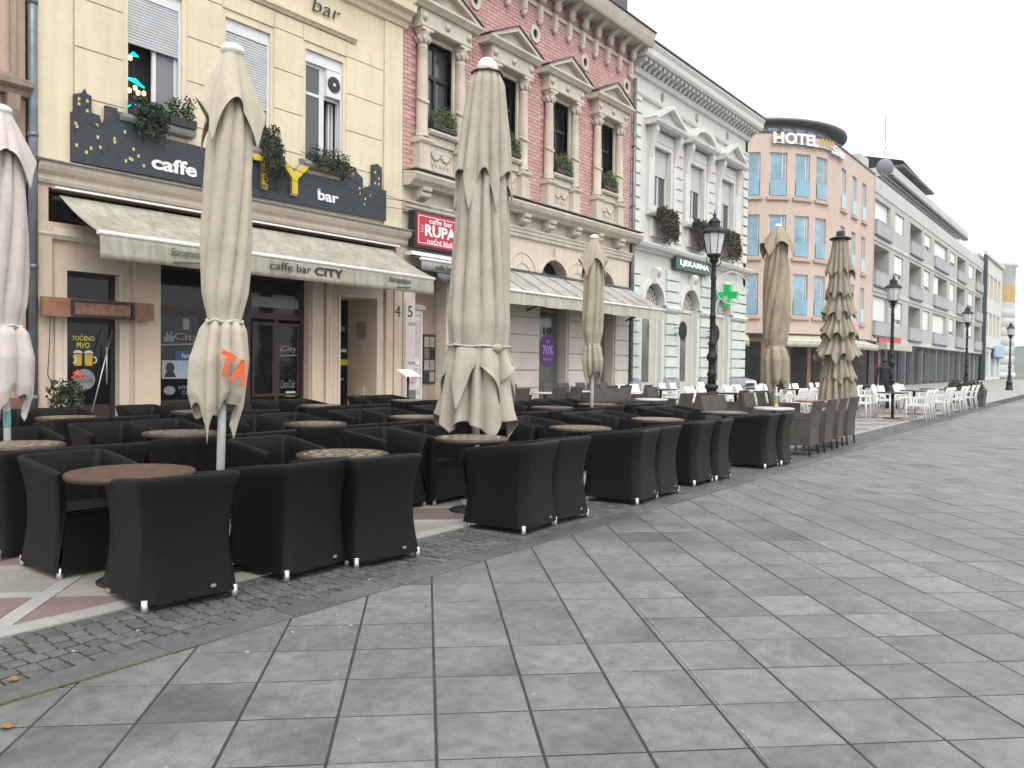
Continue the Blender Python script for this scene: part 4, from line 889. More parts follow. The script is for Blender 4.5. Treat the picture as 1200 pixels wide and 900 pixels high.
text('lettering', 'caffe', m_wlet, sg, (8.72, 9.7, 5.24, 5.52), o=.13, ext=.008, off=.03)
text('lettering', 'bar', m_wlet, sg, (12.86, 13.5, 5.32, 5.58), o=.13, ext=.008, off=.03)
for k, ch in enumerate('CITY'):
    x0 = [9.95, 10.65, 11.0, 11.72][k]; x1 = [10.55, 10.85, 11.62, 12.52][k]
    lt = text('letter', ch, m_ylet, sg, (x0, x1, 5.32, 6.0), o=.2, ext=.03, off=.02); text('letter_edge', ch, m_alu, lt, (x0-.03, x1+.03, 5.29, 6.03), o=.14, ext=.03, off=.03)
# awning
def striped_canvas(name, c1, c2):
    m = mat(name, c1, .85, .12, 1.5, bump=.2, bscale=40, streak=.32, stain=.55, stcol=c2); return m
m_awn = striped_canvas('grey_beige_canvas', (.375, .35, .285), (.17, .15, .11))
aw = thing('awning', 'long weathered canvas awning with printed valance over the cafe front', 'awning', (11.2, 15.4, 3.2))
def awn_cloth(s0, s1, oA, zA, oB, zB, sag=.05, nu=40, nv=10, seed=0, taper=0):
    mb = MB()
    def fn(a, b_):
        s_ = s0+(s1-s0)*a+taper*(b_-1)*(a-.5)*-2; return M0(s_, oA+(oB-oA)*b_, zA+(zB-zA)*b_-sag*math.sin(math.pi*b_)*(1+.3*math.sin(a*9+seed))+.008*math.sin(a*40+seed)*b_)
    mb.grid(fn, nu, nv); return mb
o = part('canvas', awn_cloth(6.98, 15.36, .12, 4.42, 1.55, 3.64, taper=-.0), m_awn, aw); solidify(o)
q = MB(); q.tube([M0(6.95, 1.56, 3.64), M0(15.4, 1.56, 3.6)], .042, 12); part('front_bar', q, m_white, aw)
q = MB(); q.grid(lambda a, b_: M0(6.98+8.38*a, 1.57+.03*b_*math.sin(a*25)+.03*b_, 3.62-.03*a*0-.42*b_), 80, 4); o = part('valance', q, m_awn, aw); solidify(o)
q = MB(); q.b(6.9, 15.6, .04, .16, 4.53, 4.57); part('cassette', q, m_white, aw)
q = MB(); q.tube([M0(6.9, .05, 4.36), M0(15.5, .05, 4.36)], .05, 10); part('roller', q, m_dkmetal, aw)
for s_ in (7.15, 11.2, 15.1):
    q = MB(); q.tube([M0(s_, -.1, 4.1), M0(s_+.3, .8, 3.8), M0(s_, 1.5, 3.62)], .03, 6); part('folding_arm', q, m_dkmetal, aw)
m_gr = mat('dark_green_print', (.03, .07, .05), .7, .15, 9)
vz = 3.6
text('valance_lettering', 'caffe', m_black, aw, (10.4, 10.98, 3.36, 3.52), o=1.615, ext=.004); text('valance_lettering', 'bar', m_black, aw, (11.08, 11.45, 3.36, 3.52), o=1.615, ext=.004); text('valance_lettering', 'CITY', m_black, aw, (11.55, 12.35, 3.33, 3.52), o=1.615, ext=.004, off=.03)
for a, e in [(8.25, 8.95), (13.75, 14.5)]:
    text('valance_lettering', 'Staropramen', m_gr, aw, (a, e, 3.35, 3.53), o=1.615, ext=.004, shear=.35)
    q = MB(); q.prism([(a+.05, 3.25), (e, 3.3), (e, 3.325), (a+.05, 3.28)], 1.61, 1.618); part('valance_print', q, m_gr, aw)
# cables strung over the sign
for k, (p, w_, z2) in enumerate([((11.0, .5, 5.95), (15.9, .25, 5.75), 5.6), ((11.0, .45, 5.7), (15.9, .2, 5.55), 5.4), ((12.2, .3, 6.3), (16.6, .3, 5.7), 5.75)]):
    q = MB(); q.tube([M0(p[0]+(w_[0]-p[0])*t_/10, p[1]+(w_[1]-p[1])*t_/10, p[2]+(w_[2]-p[2])*t_/10-.18*math.sin(math.pi*t_/10)) for t_ in range(11)], .008, 5)
    solo('overhead_cable', q, m_black, ['upper thin cable crossing the yellow sign letter', 'lower thin cable crossing the yellow sign letter', 'thin cable running from the fan window to the brick house'][k], 'cable', 'cables over the signboard')
window_box(8.3, 8.95, 6.18, 'window box with trailing greenery at the open shuttered window', 'cafe window boxes', m_leaf2, hang=.5, n=520, seed=11, up=.12)
window_box(9.05, 9.62, 6.18, 'black window box with bushy dark greens beside the trailing one at the shuttered window', 'cafe window boxes', m_leaf2, n=420, up=.34, seed=21)
window_box(11.15, 11.75, 6.18, 'window box with a long green trailer half behind the cream umbrella', 'cafe window boxes', m_leaf2, hang=.95, n=620, seed=31, up=.25)
window_box(12.62, 13.75, 6.18, 'black window box with sparse plants under the fan window', 'cafe window boxes', m_leaf2, hang=.3, n=300, seed=41, up=.16)
# small potted shrub with an orange bloom by the door
pt_ = thing('flower_pot', 'potted shrub with an orange flower beside the corner umbrella', 'plant', (6.75, 14.6, 0))
q = MB(); q.lathe([(.2, 0), (.26, .5), (.28, .52), (.24, .5)], (6.75, 14.6, 0), 14); part('pot', q, m_potb, pt_)
q = MB(); leaves(q, (6.82, 14.6, .82), (.2, .2, .3), 260, .09, 0, 9); leaves(q, (6.6, 14.6, .85), (.16, .16, .3), 200, .08, 0, 8); part('foliage', q, m_leaf2, pt_)
q = MB(); leaves(q, (6.88, 14.5, 1.2), (.1, .1, .05), 22, .09, 0, 7); part('flower', q, m_orange, pt_)

# ================================================================ peach building at the left edge
left = thing('peach_building', 'peach stuccoed building with framed panel left of the yellow cafe house', 'building', (3.5, 15.5, 0), 'facades along the square')
m_stuc = mat('pinkish_stucco', (.47, .34, .255), .85, .08, 1, bump=.15, bscale=50, streak=.12)
m_stuc2 = mat('brown_stucco_trim', (.33, .25, .19), .85, .12, 2, streak=.2)
body(left, -2, 6.45, 12.5, m_stuc, o=-.2); q = MB(); q.wall(-2, 6.47, 0, 12.5, [(3.6, 4.9, 6.6, 9.2, .25), (3.4, 5.2, .1, 3.3, .25)]); part('wall', q, m_stuc, left)
window(left, 3.6, 4.9, 6.6, 9.2, m_dkwood, m_glass, mull=(4.25,), trans=(8.4,)); window(left, 3.4, 5.2, .1, 3.3, m_dkwood, m_glass, mull=(4.3,), name='shop_window')
q = MB(); frame(q, 5.2, 6.3, 6.3, 9.4, .09, 0, .07); part('panel_frame', q, m_stuc2, left); q = MB(); frame(q, 3.4, 5.1, 6.4, 9.4, .18, 0, .09); part('architrave', q, m_stuc2, left)
q = MB(); q.profile([(0, 6.0), (.12, 6.02), (.16, 6.1), (.28, 6.16), (.3, 6.26), (0, 6.36)], -2, 6.5); part('string_course', q, m_stuc2, left)
q = MB(); q.profile([(0, 4.9), (.06, 4.9), (.2, 5.05), (.22, 5.14), (0, 5.2)], -2, 6.5); part('string_course', q, m_stuc2, left)
for x in (5.3, 5.75, 6.2):
    q = MB(); q.profile([(0, 5.45), (.1, 5.48), (.2, 5.75), (.24, 6.0), (0, 6.0)], x-.1, x+.1); part('bracket', q, m_stuc2, left)
q = MB(); q.b(-2, 6.46, 0, .06, 0, .8); part('plinth', q, mat('red_brown_plinth', (.2, .09, .07), .8, .15, 2), left)
downpipe(6.54, 0, 11.5, 'grey zinc downpipe between the peach and yellow buildings', o=.12, r=.075)
# ================================================================ pink brick building
m_brick = mat('pink_brick', (.56, .325, .295), .85, .1, 1.2, bump=.2, bscale=40, rnd=.1, streak=.08)
m_mort = mat('brick_mortar', (.41, .215, .195), .9, .1, 3)
m_stone = mat('cream_stone', (.565, .505, .41), .85, .09, 1.5, bump=.25, bscale=30, streak=.16, stain=.25, stcol=(.3, .26, .2))
m_pst = mat('pale_cream_render', (.60, .525, .425), .85, .07, 1, bump=.15, bscale=50, streak=.12)
m_rust = mat('pinkish_white_blocks', (.58, .51, .465), .8, .07, 1.5, bump=.15, bscale=40, stain=.15, stcol=(.4, .34, .3))
m_worn = mat('weathered_stone_top', (.25, .24, .21), .85, .25, 3)
pk = thing('brick_building', 'pink brick building with four pedimented column windows and heavy cream stone trim', 'building', (22.1, 15.5, 0), 'facades along the square')
body(pk, 15.8, 28.38, 13.9, m_mort, o=-.5)
PW = [17.2, 20.27, 23.3, 26.4]
q = MB(); q.wall(15.8, 28.38, 6.5, 13.9, [(c-.57, c+.57, 7.93, 10.32, .3) for c in PW], o=-.012); part('brick_backing', q, m_mort, pk)
# brick courses, real pieces joined (each a few pixels tall)
q = MB(); z = 6.62; row = 0
while z < 13.5:
    x = 15.82-(.16 if row % 2 else 0)
    while x < 28.36:
        a, e = max(15.82, x), min(28.36, x+.315)
        if e-a > .04 and not any(c-.95 < (a+e)/2 < c+.95 and 6.6 < z < 10.9 for c in PW): q.b(a, e-.014, -.03, .004*((row*7+int(x*9)) % 3)*.5, z, z+.098)
        x += .32
    z += .117; row += 1
o = part('brick_courses', q, m_brick, pk); o['kind'] = 'stuff'
for ci, c in enumerate(PW):
    # pedestals, apron panel with garland
    for sx in (-1, 1):
        q = MB(); a = c+sx*.79; q.b(a-.24, a+.24, -.02, .3, 6.62, 6.75); q.b(a-.21, a+.21, -.02, .27, 6.75, 7.42); q.profile([(-.02, 7.42), (.3, 7.42), (.34, 7.48), (.34, 7.55), (-.02, 7.58)], a-.26, a+.26); part('pedestal', q, m_stone, pk)
        q = MB(); q.lathe([(.2, 0), (.2, .06), (.17, .1), (.19, .16), (.155, .22), (.165, .7), (.155, 1.6), (.135, 2.4), (.15, 2.43), (.135, 2.46), (.135, 2.5)], (a, 15.36, 7.58), 18); col = part('column', q, m_stone, pk)
        q = MB()
        for k in range(9):
            an = math.pi+math.pi*k/8; q.tube([(a+.145*math.cos(an), 15.36+.145*math.sin(an), 8.62-.12*math.sin(math.pi*k/8)-.0), (a+.165*math.cos(an+.35), 15.36+.165*math.sin(an+.35), 8.62-.12*math.sin(math.pi*(k+1)/8))], .05, 5)
        part('garland', q, m_stone, col)
        q = MB(); q.lathe([(.14, 0), (.17, .1), (.15, .14), (.2, .3), (.22, .34)], (a, 15.36, 10.06), 12); q.b(a-.21, a+.21, -.05, .35, 10.4, 10.47)
        for k in range(8):
            an = k*math.pi/4+.2; q.tube([(a+.15*math.cos(an), 15.36+.15*math.sin(an), 10.1), (a+.21*math.cos(an), 15.36+.21*math.sin(an), 10.24), (a+.17*math.cos(an), 15.36+.17*math.sin(an), 10.27)], [.035, .045, .02], 5)
        part('capital', q, m_stone, col)
    q = MB(); q.b(c-.57, c+.57, -.02, .1, 6.62, 7.5); q.profile([(-.02, 7.72), (.24, 7.74), (.28, 7.8), (.28, 7.86), (-.02, 7.93)], c-.6, c+.6); q.b(c-.57, c+.57, -.02, .16, 7.5, 7.72); ap = part('apron', q, m_stone, pk)
    q = MB()
    for k in range(13):
        f = k/12; sx = c-.4+.8*f; zz = 7.28-.16*abs(math.sin(f*math.pi*2)); q.lathe([(.02, -.05), (.055, -.02), (.055, .02), (.02, .05)], (sx, 15.39, zz), 7)
    for k in range(5): q.lathe([(.015, -.1), (.035, -.02), (.02, .06)], (c-.32+k*.16, 15.39, 7.0), 6)
    part('garland', q, m_stone, ap)
    # jambs and window
    q = MB(); q.b(c-.66, c-.57, -.28, .06, 7.93, 10.36); q.b(c+.57, c+.66, -.28, .06, 7.93, 10.36); q.b(c-.66, c+.66, -.28, .06, 10.32, 10.47); part('architrave', q, m_stone, pk)
    w_ = window(pk, c-.57, c+.57, 7.93, 10.32, m_black, m_glass2 if ci == 0 else m_glass, o=-.2, w=.075, mull=(c-.0,), trans=(9.42,))
    q = MB(); q.b(c-.49, c+.49, -.16, -.12, 9.38, 9.47); q.b(c-.05, c+.05, -.165, -.13, 7.95, 9.38); part('transom_bar', q, m_black, w_)
    # entablature with rosettes and pediment
    q = MB(); q.profile([(-.02, 10.47), (.33, 10.47), (.36, 10.5), (.36, 10.56), (.33, 10.58), (.33, 10.95), (-.02, 10.95)], c-1.06, c+1.06); part('entablature', q, m_stone, pk)
    for sx in (-.92, 0, .92):
        q = MB(); q.lathe([(.09, -.0), (.1, .03), (.05, .07), (.02, .09)], (0, 0, 0), 12); q.v = [(x+c+sx, 15.17-z_, y_+10.74) for x, y_, z_ in q.v]; part('rosette', q, m_stone, pk)
    q = MB()
    q.profile([(-.02, 10.95), (.4, 10.95), (.46, 11.02), (.52, 11.08), (.52, 11.15), (-.02, 11.15)], c-1.33, c+1.33)
    q.prism([(c-1.2, 11.15), (c+1.2, 11.15), (c, 11.68)], -.02, .3)
    for sx in (-1, 1):
        a0, a1 = (c+sx*1.33, 11.15), (c, 11.72); t_ = .15
        q.prism([a0, (a0[0]-sx*.22, 11.15), (a1[0], 11.62), (a1[0], 11.62+t_)] if sx < 0 else [(a0[0]-sx*.22, 11.15), a0, (a1[0], 11.62+t_), (a1[0], 11.62)], -.02, .5)
    pd = part('pediment', q, m_stone, pk)
    q = MB(); 
    for sx in (-1, 1): q.prism([(c+sx*1.36, 11.152), (c, 11.772), (c, 11.802), (c+sx*1.38, 11.182)] if sx > 0 else [(c, 11.772), (c+sx*1.36, 11.152), (c+sx*1.38, 11.182), (c, 11.802)], -.02, .54)
    part('sheet_cover', q, m_lead, pd)
    window_box(c-.5, c+.5, 7.9, 'low window box of green plants, %s brick-house window from the yellow cafe' % ['first', 'second', 'third', 'fourth'][ci], 'pink house window boxes', m_leaf, o=.2, h=.12, n=1500, up=.4, leafs=.06, seed=60+ci*9)
# upper belt: oculi, bracket heads, eave
for x in [18.75, 21.8, 24.86, 27.88]:
    q = MB(); q.ring(x, 12.15, .13, .25, -.0, .06, 0, 360, 24, 1.15); oc = part('oculus', q, m_stone, pk); q = MB(); q.ring(x, 12.15, .0005, .135, -.0, .01, 0, 360, 20, 1.15); part('vent', q, m_inner, oc)
k = 0; x = 28.08
while x > 15.9:
    q = MB(); q.b(x-.1, x+.1, 0, .14, 12.62, 13.15); q.b(x-.07, x+.07, .14, .17, 12.68, 13.1); q.lathe([(.03, -.1), (.09, -.02), (.1, .1)], (x, 15.42, 12.55), 8)
    q.lathe([(.05, 0), (.13, .1), (.15, .22), (.12, .36), (.16, .42)], (x, 15.3, 13.12), 10, sy=.9); q.lathe([(.02, -.04), (.03, .0), (.02, .04)], (x, 15.155, 13.33), 6)
    q.profile([(0, 13.5), (.3, 13.5), (.5, 13.62), (.6, 13.68), (0, 13.68)], x-.13, x+.13)
    part('bracket', q, m_stone, pk); 
    if x-.87 > 15.9: q = MB(); q.b(x-.77, x-.1, 0, .07, 13.02, 13.14); part('string_course', q, m_stone, pk)
    x -= .87
q = MB(); q.profile([(0, 13.68), (.72, 13.68), (.76, 13.74), (.84, 13.95), (.88, 14.1), (.88, 14.16), (0, 14.2)], 15.75, 28.6); part('eave', q, m_stone, pk)
q = MB(); q.profile([(.2, 14.16), (.93, 14.18), (.93, 14.23), (-.6, 15.3), (-.6, 14.4)], 15.75, 28.62); part('roof_edge', q, m_lead, pk)
q = MB(); q.profile([(-.0, 14.5), (-.1, 15.35), (-.12, 15.45), (-2.5, 15.5), (-2.5, 14.2)], 15.8, 28.0); q.b(27.0, 28.2, -1.6, -.15, 14.5, 15.9); q.profile([(-.1, 15.9), (-.02, 15.95), (-.02, 16.05), (-1.7, 16.1), (-1.7, 15.9)], 26.9, 28.3); part('mansard_roof', q, m_lead, pk)
# main cornice with scroll brackets
q = MB(); q.profile([(0, 6.22), (.3, 6.22), (.34, 6.27), (.46, 6.36), (.52, 6.48), (.52, 6.54), (0, 6.62)], 15.82, 28.6); part('main_cornice', q, m_stone, pk)
q = MB(); q.b(15.82, 28.62, .0, .53, 6.62, 6.64); part('cornice_cover', q, m_worn, pk)
q = MB(); q.profile([(0, 5.52), (.07, 5.52), (.09, 5.56), (.09, 5.62), (.13, 5.66), (.13, 5.72), (.17, 5.78), (.17, 5.83), (0, 5.85)], 15.82, 28.4); part('architrave_band', q, m_stone, pk)
q = MB(); q.wall(15.8, 28.38, 5.4, 6.5, [], o=.004); part('frieze', q, m_pst, pk)
for c in PW:
    for x in (c-.8, c+.8):
        q = MB(); q.profile([(0, 5.86), (.1, 5.87), (.22, 5.92), (.3, 6.02), (.28, 6.1), (.4, 6.12), (.42, 6.22), (0, 6.22)], x-.16, x+.16); q.tube([M0(x-.2, .26, 6.02), M0(x+.2, .26, 6.02)], .09, 10); part('scroll_bracket', q, m_stone, pk)
# ground floor: arcade wall
holes = [(16.35, 17.65, 0, 4.15, .45)]+[(a, e, 0, 5.0, .4) for a, e in [(18.75, 20.25), (22.3, 23.95), (25.3, 27.2)]]
q = MB(); q.wall(15.8, 28.38, 0, 5.42, holes)
for a, e in [(18.75, 20.25), (22.3, 23.95), (25.3, 27.2)]: q.arch_fill(a, e, 4.25, 5.0, 0, .4)
part('ground_wall', q, m_pst, pk)
for a, e in [(18.75, 20.25), (22.3, 23.95), (25.3, 27.2)]:
    c = (a+e)/2; r_ = (e-a)/2
    q = MB(); q.ring(c, 4.25, r_, r_+.1, 0, .05, 0, 180, 20, .75/r_*1.0); q.ring(c, 4.25, r_+.13, r_+.16, 0, .03, 0, 180, 20, .8); q.b(c-.07, c+.07, 0, .1, 5.0, 5.4); part('archivolt', q, m_pst, pk)
for x in (21.3, 24.6):                                       # blind arches in relief
    q = MB(); q.ring(x, 4.3, .42, .45, 0, .025, 0, 180, 18); q.ring(x, 4.3, .75, .78, 0, .025, 0, 180, 18); q.b(x-.012, x+.012, 0, .02, 4.75, 5.08); part('arch_relief', q, m_pst, pk)
for a, e in [(20.3, 22.26), (24.0, 25.26), (27.25, 28.36)]:  # rusticated blocks below the awning
    z = .15
    while z < 3.4:
        q = MB(); q.b(a+.03, e-.03, 0, .06, z+.02, z+.55); part('stone_block', q, m_rust, pk); z += .57
    q = MB(); q.b(a, e, 0, .08, 0, .15); part('plinth', q, m_rust, pk)
m_oliv = mat('olive_door_glass', (.1, .105, .085), .12, .15, 2, spec=.6)
sd_ = window(pk, 22.36, 23.9, 0, 4.2, m_worn, m_oliv, o=-.32, w=.07, mull=(22.62,), trans=(3.3,), name='shop_door')
window(pk, 25.36, 27.14, 0, 4.2, mat('olive_frame', (.16, .145, .11), .6, .1, 3), m_oliv, o=-.36, w=.08, mull=(26.6,), trans=(3.3,), name='shop_window')
window(pk, 18.8, 20.2, 0, 4.2, m_worn, m_oliv, o=-.36, w=.08, mull=(19.5,), trans=(3.3,), name='shop_window')
for a, e in [(18.75, 20.25), (22.3, 23.95), (25.3, 27.2)]:
    q = MB(); q.b(a, e, -.4, -.38, 4.2, 5.0); part('fanlight', q, m_glass, pk)
q = MB(); q.ring(23.25, 1.95, .0005, .48, -.3, -.295, 0, 360, 28, 1.15); st = part('round_sticker', q, mat('purple_sticker', (.13, .03, .22), .6, .1, 5), sd_)
m_lil = mat('lilac_print', (.5, .35, .62), .6, .05)
text('sticker_lettering', '70%', m_lil, st, (22.93, 23.57, 1.82, 2.14), o=-.29, ext=.002, off=.02); text('sticker_lettering', 'popusta', m_lil, st, (23.0, 23.5, 1.6, 1.7), o=-.29, ext=.002)
text('sticker_lettering', 'do', m_lil, st, (23.12, 23.38, 2.22, 2.36), o=-.29, ext=.002)
text('door_lettering', '10', m_black, sd_, (23.0, 23.5, 2.5, 2.75), o=-.29, ext=.002, off=.03)
# entrance no. 5
q = MB(); q.b(15.86, 16.3, 0, .06, 0, 4.0); q.b(15.9, 16.26, .06, .09, .3, 3.15); part('pier', q, m_rust, pk)
text('house_number', '5', m_black, pk, (15.98, 16.16, 2.72, 3.02), o=.095, ext=.004)
q = MB(); q.b(16.02, 16.28, .091, .1, 2.5, 2.58); q.b(16.0, 16.28, .091, .1, 1.45, 1.52); part('name_plate', q, m_flash, pk)
q = MB(); q.b(16.0, 16.3, .091, .12, .95, 1.3); part('poster', q, mat('pink_poster', (.5, .3, .33), .6, .3, 14), pk)
q = MB(); q.b(16.02, 16.3, .091, .11, .2, .75); part('grey_box', q, m_zinc, pk)
m_wdoor = mat('white_painted_door', (.62, .6, .56), .55, .06, 4)
q = MB(); q.b(16.35, 17.65, -.45, -.4, 0, 4.15); part('entrance_back', q, m_stuc2, pk)
q = MB(); q.b(16.42, 17.02, -.4, -.33, 0, 2.95); q.profile([(-.4, 2.95), (-.28, 2.97), (-.24, 3.05), (-.3, 3.1), (-.4, 3.15)], 16.38, 17.06); dl = part('panel_door', q, m_wdoor, pk)
for z0, z1 in [(.12, .38), (.42, .66), (.7, 1.12), (1.2, 1.36)]:
    q = MB(); frame(q, 16.48, 16.96, z0, z1, .035, -.33, -.3); q.b(16.54, 16.9, -.33, -.31, z0+.06, z1-.06); part('panel', q, m_wdoor, dl)
q = MB(); frame(q, 16.48, 16.96, 1.42, 2.85, .035, -.33, -.3); part('panel', q, m_wdoor, dl)
q = MB(); q.b(16.58, 16.86, -.31, -.3, 1.7, 2.65); nt = part('notice', q, mat('pale_notice', (.5, .42, .42), .6, .2, 16), dl)
q = MB(); q.b(17.1, 17.6, -.4, -.36, .9, 2.3); pb = part('poster_board', q, m_dkwood, pk)
for k in range(8):
    q = MB(); x = 17.13+.23*(k % 2); z = .95+.33*(k//2); q.b(x, x+.2, -.36, -.355, z, z+.29); part('poster', q, [m_black, m_flash, mat('brown_poster', (.16, .1, .08), .6, .4, 14), m_stuc2, m_gprint][(k*3) % 5], pb)
# red sign and small awning over it
m_redsign = mat('red_sign', (.42, .012, .025), .45, .06, 4)
rs = thing('red_sign', 'red boxed bar sign with white lettering on the pink brick house', 'sign', (17.0, 15.3, 4.6))
q = MB(); q.b(15.95, 18.25, .12, .34, 4.58, 5.56); part('sign_box', q, m_black, rs); q = MB(); q.b(16.02, 18.2, .34, .36, 4.64, 5.5); part('sign_face', q, m_redsign, rs)
q = MB(); frame(q, 16.08, 18.14, 4.7, 5.44, .018, .36, .364); part('sign_border', q, m_wlet, rs)
text('lettering', 'caffe bar', m_wlet, rs, (16.5, 17.45, 5.26, 5.41), o=.366, ext=.004, off=.012); text('lettering', 'RUPA', m_wlet, rs, (16.33, 17.6, 4.91, 5.23), o=.366, ext=.004, off=.035); text('lettering', 'no\u0107ni klub', m_wlet, rs, (16.42, 17.5, 4.72, 4.87), o=.366, ext=.004, off=.012)
q = MB(); q.prism([(16.12, 5.0), (16.27, 5.02), (16.27, 5.04)], .36, .366); q.prism([(16.12, 5.1), (16.27, 5.08), (16.27, 5.1)], .36, .366); q.prism([(16.14, 5.2), (16.27, 5.14), (16.27, 5.16)], .36, .366); part('emblem', q, m_wlet, rs)
q = MB(); q.b(16.1, 16.14, -.0, .13, 5.5, 5.54); q.b(18.0, 18.04, 0, .13, 5.5, 5.54); part('hanger', q, m_dkmetal, rs)
a2 = thing('small_awning', 'short rolled grey awning with printed valance below the red sign', 'awning', (17.0, 15.2, 4.0))
q = MB(); q.b(15.85, 18.3, .1, .35, 4.36, 4.46); part('cassette', q, m_white, a2); q = MB(); q.tube([M0(15.9, .62, 4.24), M0(18.25, .62, 4.24)], .045, 10); part('front_bar', q, m_white, a2)
m_gaw = mat('grey_canvas', (.16, .16, .165), .85, .12, 3, streak=.2); m_gaw2 = mat('pale_grey_canvas', (.3, .295, .28), .85, .12, 3, streak=.2)
o = part('canvas', awn_cloth(15.92, 18.22, .2, 4.36, .62, 4.25, .01, 10, 4), m_gaw, a2); solidify(o)
q = MB(); q.grid(lambda a, b_: M0(15.92+2.3*a, .63+.02*math.sin(a*12)*b_, 4.22-.28*b_), 20, 2); o = part('valance', q, m_gaw2, a2); solidify(o)
q = MB(); q.grid(lambda a, b_: M0(16.6+1.6*a, .6, 3.95-(.15+.12*math.sin(a*9)**2)*b_), 20, 2); o = part('loose_fabric', q, m_gaw, a2); solidify(o)
text('valance_lettering', 'caffe bar RUPA', m_black, a2, (16.45, 17.8, 4.0, 4.14), o=.66, ext=.003)
# long shop awning: low metal-edged canopy with panels
m_pan = mat('weathered_awning_panel', (.40, .38, .335), .8, .16, 1.2, streak=.3, stain=.35, stcol=(.2, .18, .16)); m_pan2 = mat('cream_valance', (.47, .445, .35), .8, .12, 2, streak=.25, stain=.3, stcol=(.28, .25, .18))
la = thing('long_awning', 'long panelled shop awning with cream valance along the pink brick house', 'awning', (23.3, 14.8, 3.1))
q = MB(); q.b(18.5, 28.45, 0, .14, 4.38, 4.48); part('head_rail', q, m_lead, la)
n = 10
for k in range(n):
    s0 = 18.5+k*(9.9/n); s1 = s0+9.9/n-.012; q = MB()
    q.poly([M0(s0, .12, 4.4), M0(s1, .12, 4.4), M0(s1-.1, 1.55, 3.6), M0(s0-.1, 1.55, 3.6)]); q.poly([M0(s0, .1, 4.37), M0(s0-.1, 1.53, 3.57), M0(s1-.1, 1.53, 3.57), M0(s1, .1, 4.37)]); part('canopy_panel', q, m_pan, la)
    q = MB(); q.b(s0-.1, s1-.1, 1.55, 1.565, 3.2+.015*(k % 2), 3.57); part('valance_panel', q, m_pan2, la)
    q = MB(); q.tube([M0(s0+.0, .12, 4.43), M0(s0-.1, 1.56, 3.62)], .014, 5); part('rib', q, m_pan, la)
q = MB(); q.tube([M0(18.35, 1.57, 3.58), M0(28.4, 1.57, 3.58)], .04, 10); part('front_bar', q, m_white, la)
for s_ in (18.6, 21.5, 24.8, 28.1):
    q = MB(); q.tube([M0(s_, 0, 3.2), M0(s_, .8, 3.45), M0(s_, 1.5, 3.57)], .03, 6); part('support_arm', q, m_dkmetal, la)
lampb = solo('wall_lamp', MB().b(25.0, 25.25, 0, .2, 4.6, 4.9).b(25.06, 25.19, .2, .26, 4.66, 4.84), mat('ochre_box', (.3, .25, .14), .6, .15, 5), 'small ochre wall lamp box between the arches over the long awning', 'lamp')
downpipe(28.46, 0, 12.6, 'grey zinc downpipe between the pink brick and mint buildings', o=.1, r=.075)

# ================================================================ mint-white pharmacy building
m_mint = mat('mint_white_render', (.575, .60, .535), .85, .05, 1, bump=.12, bscale=50, streak=.1, stain=.1, stcol=(.45, .47, .4))
m_mblk = mat('mint_block', (.56, .605, .56), .85, .06, 1, bump=.15, bscale=40, streak=.08, rnd=.04)
m_offw = mat('off_white_stucco', (.63, .62, .575), .85, .06, 1.5, bump=.15, bscale=40, streak=.12)
lj = thing('pharmacy_building', 'mint white neoclassical pharmacy building with arched ground floor and hanging planters', 'building', (34.5, 15.5, 0), 'facades along the square')
body(lj, 28.42, 40.55, 13.6, m_mint, y1=27, o=-.5)
LW = [30.95, 34.38, 37.9]
q = MB(); q.wall(28.4, 40.6, 6.3, 13.4, [(c-.75, c+.75, 7.95, 10.4, .3) for c in LW]); q.box(40.3, 40.6, 15.5, 27, 0, 13.4); part('upper_wall', q, mat('off_white_wall', (.60, .60, .55), .85, .05, 1, bump=.12, bscale=50, streak=.1), lj)
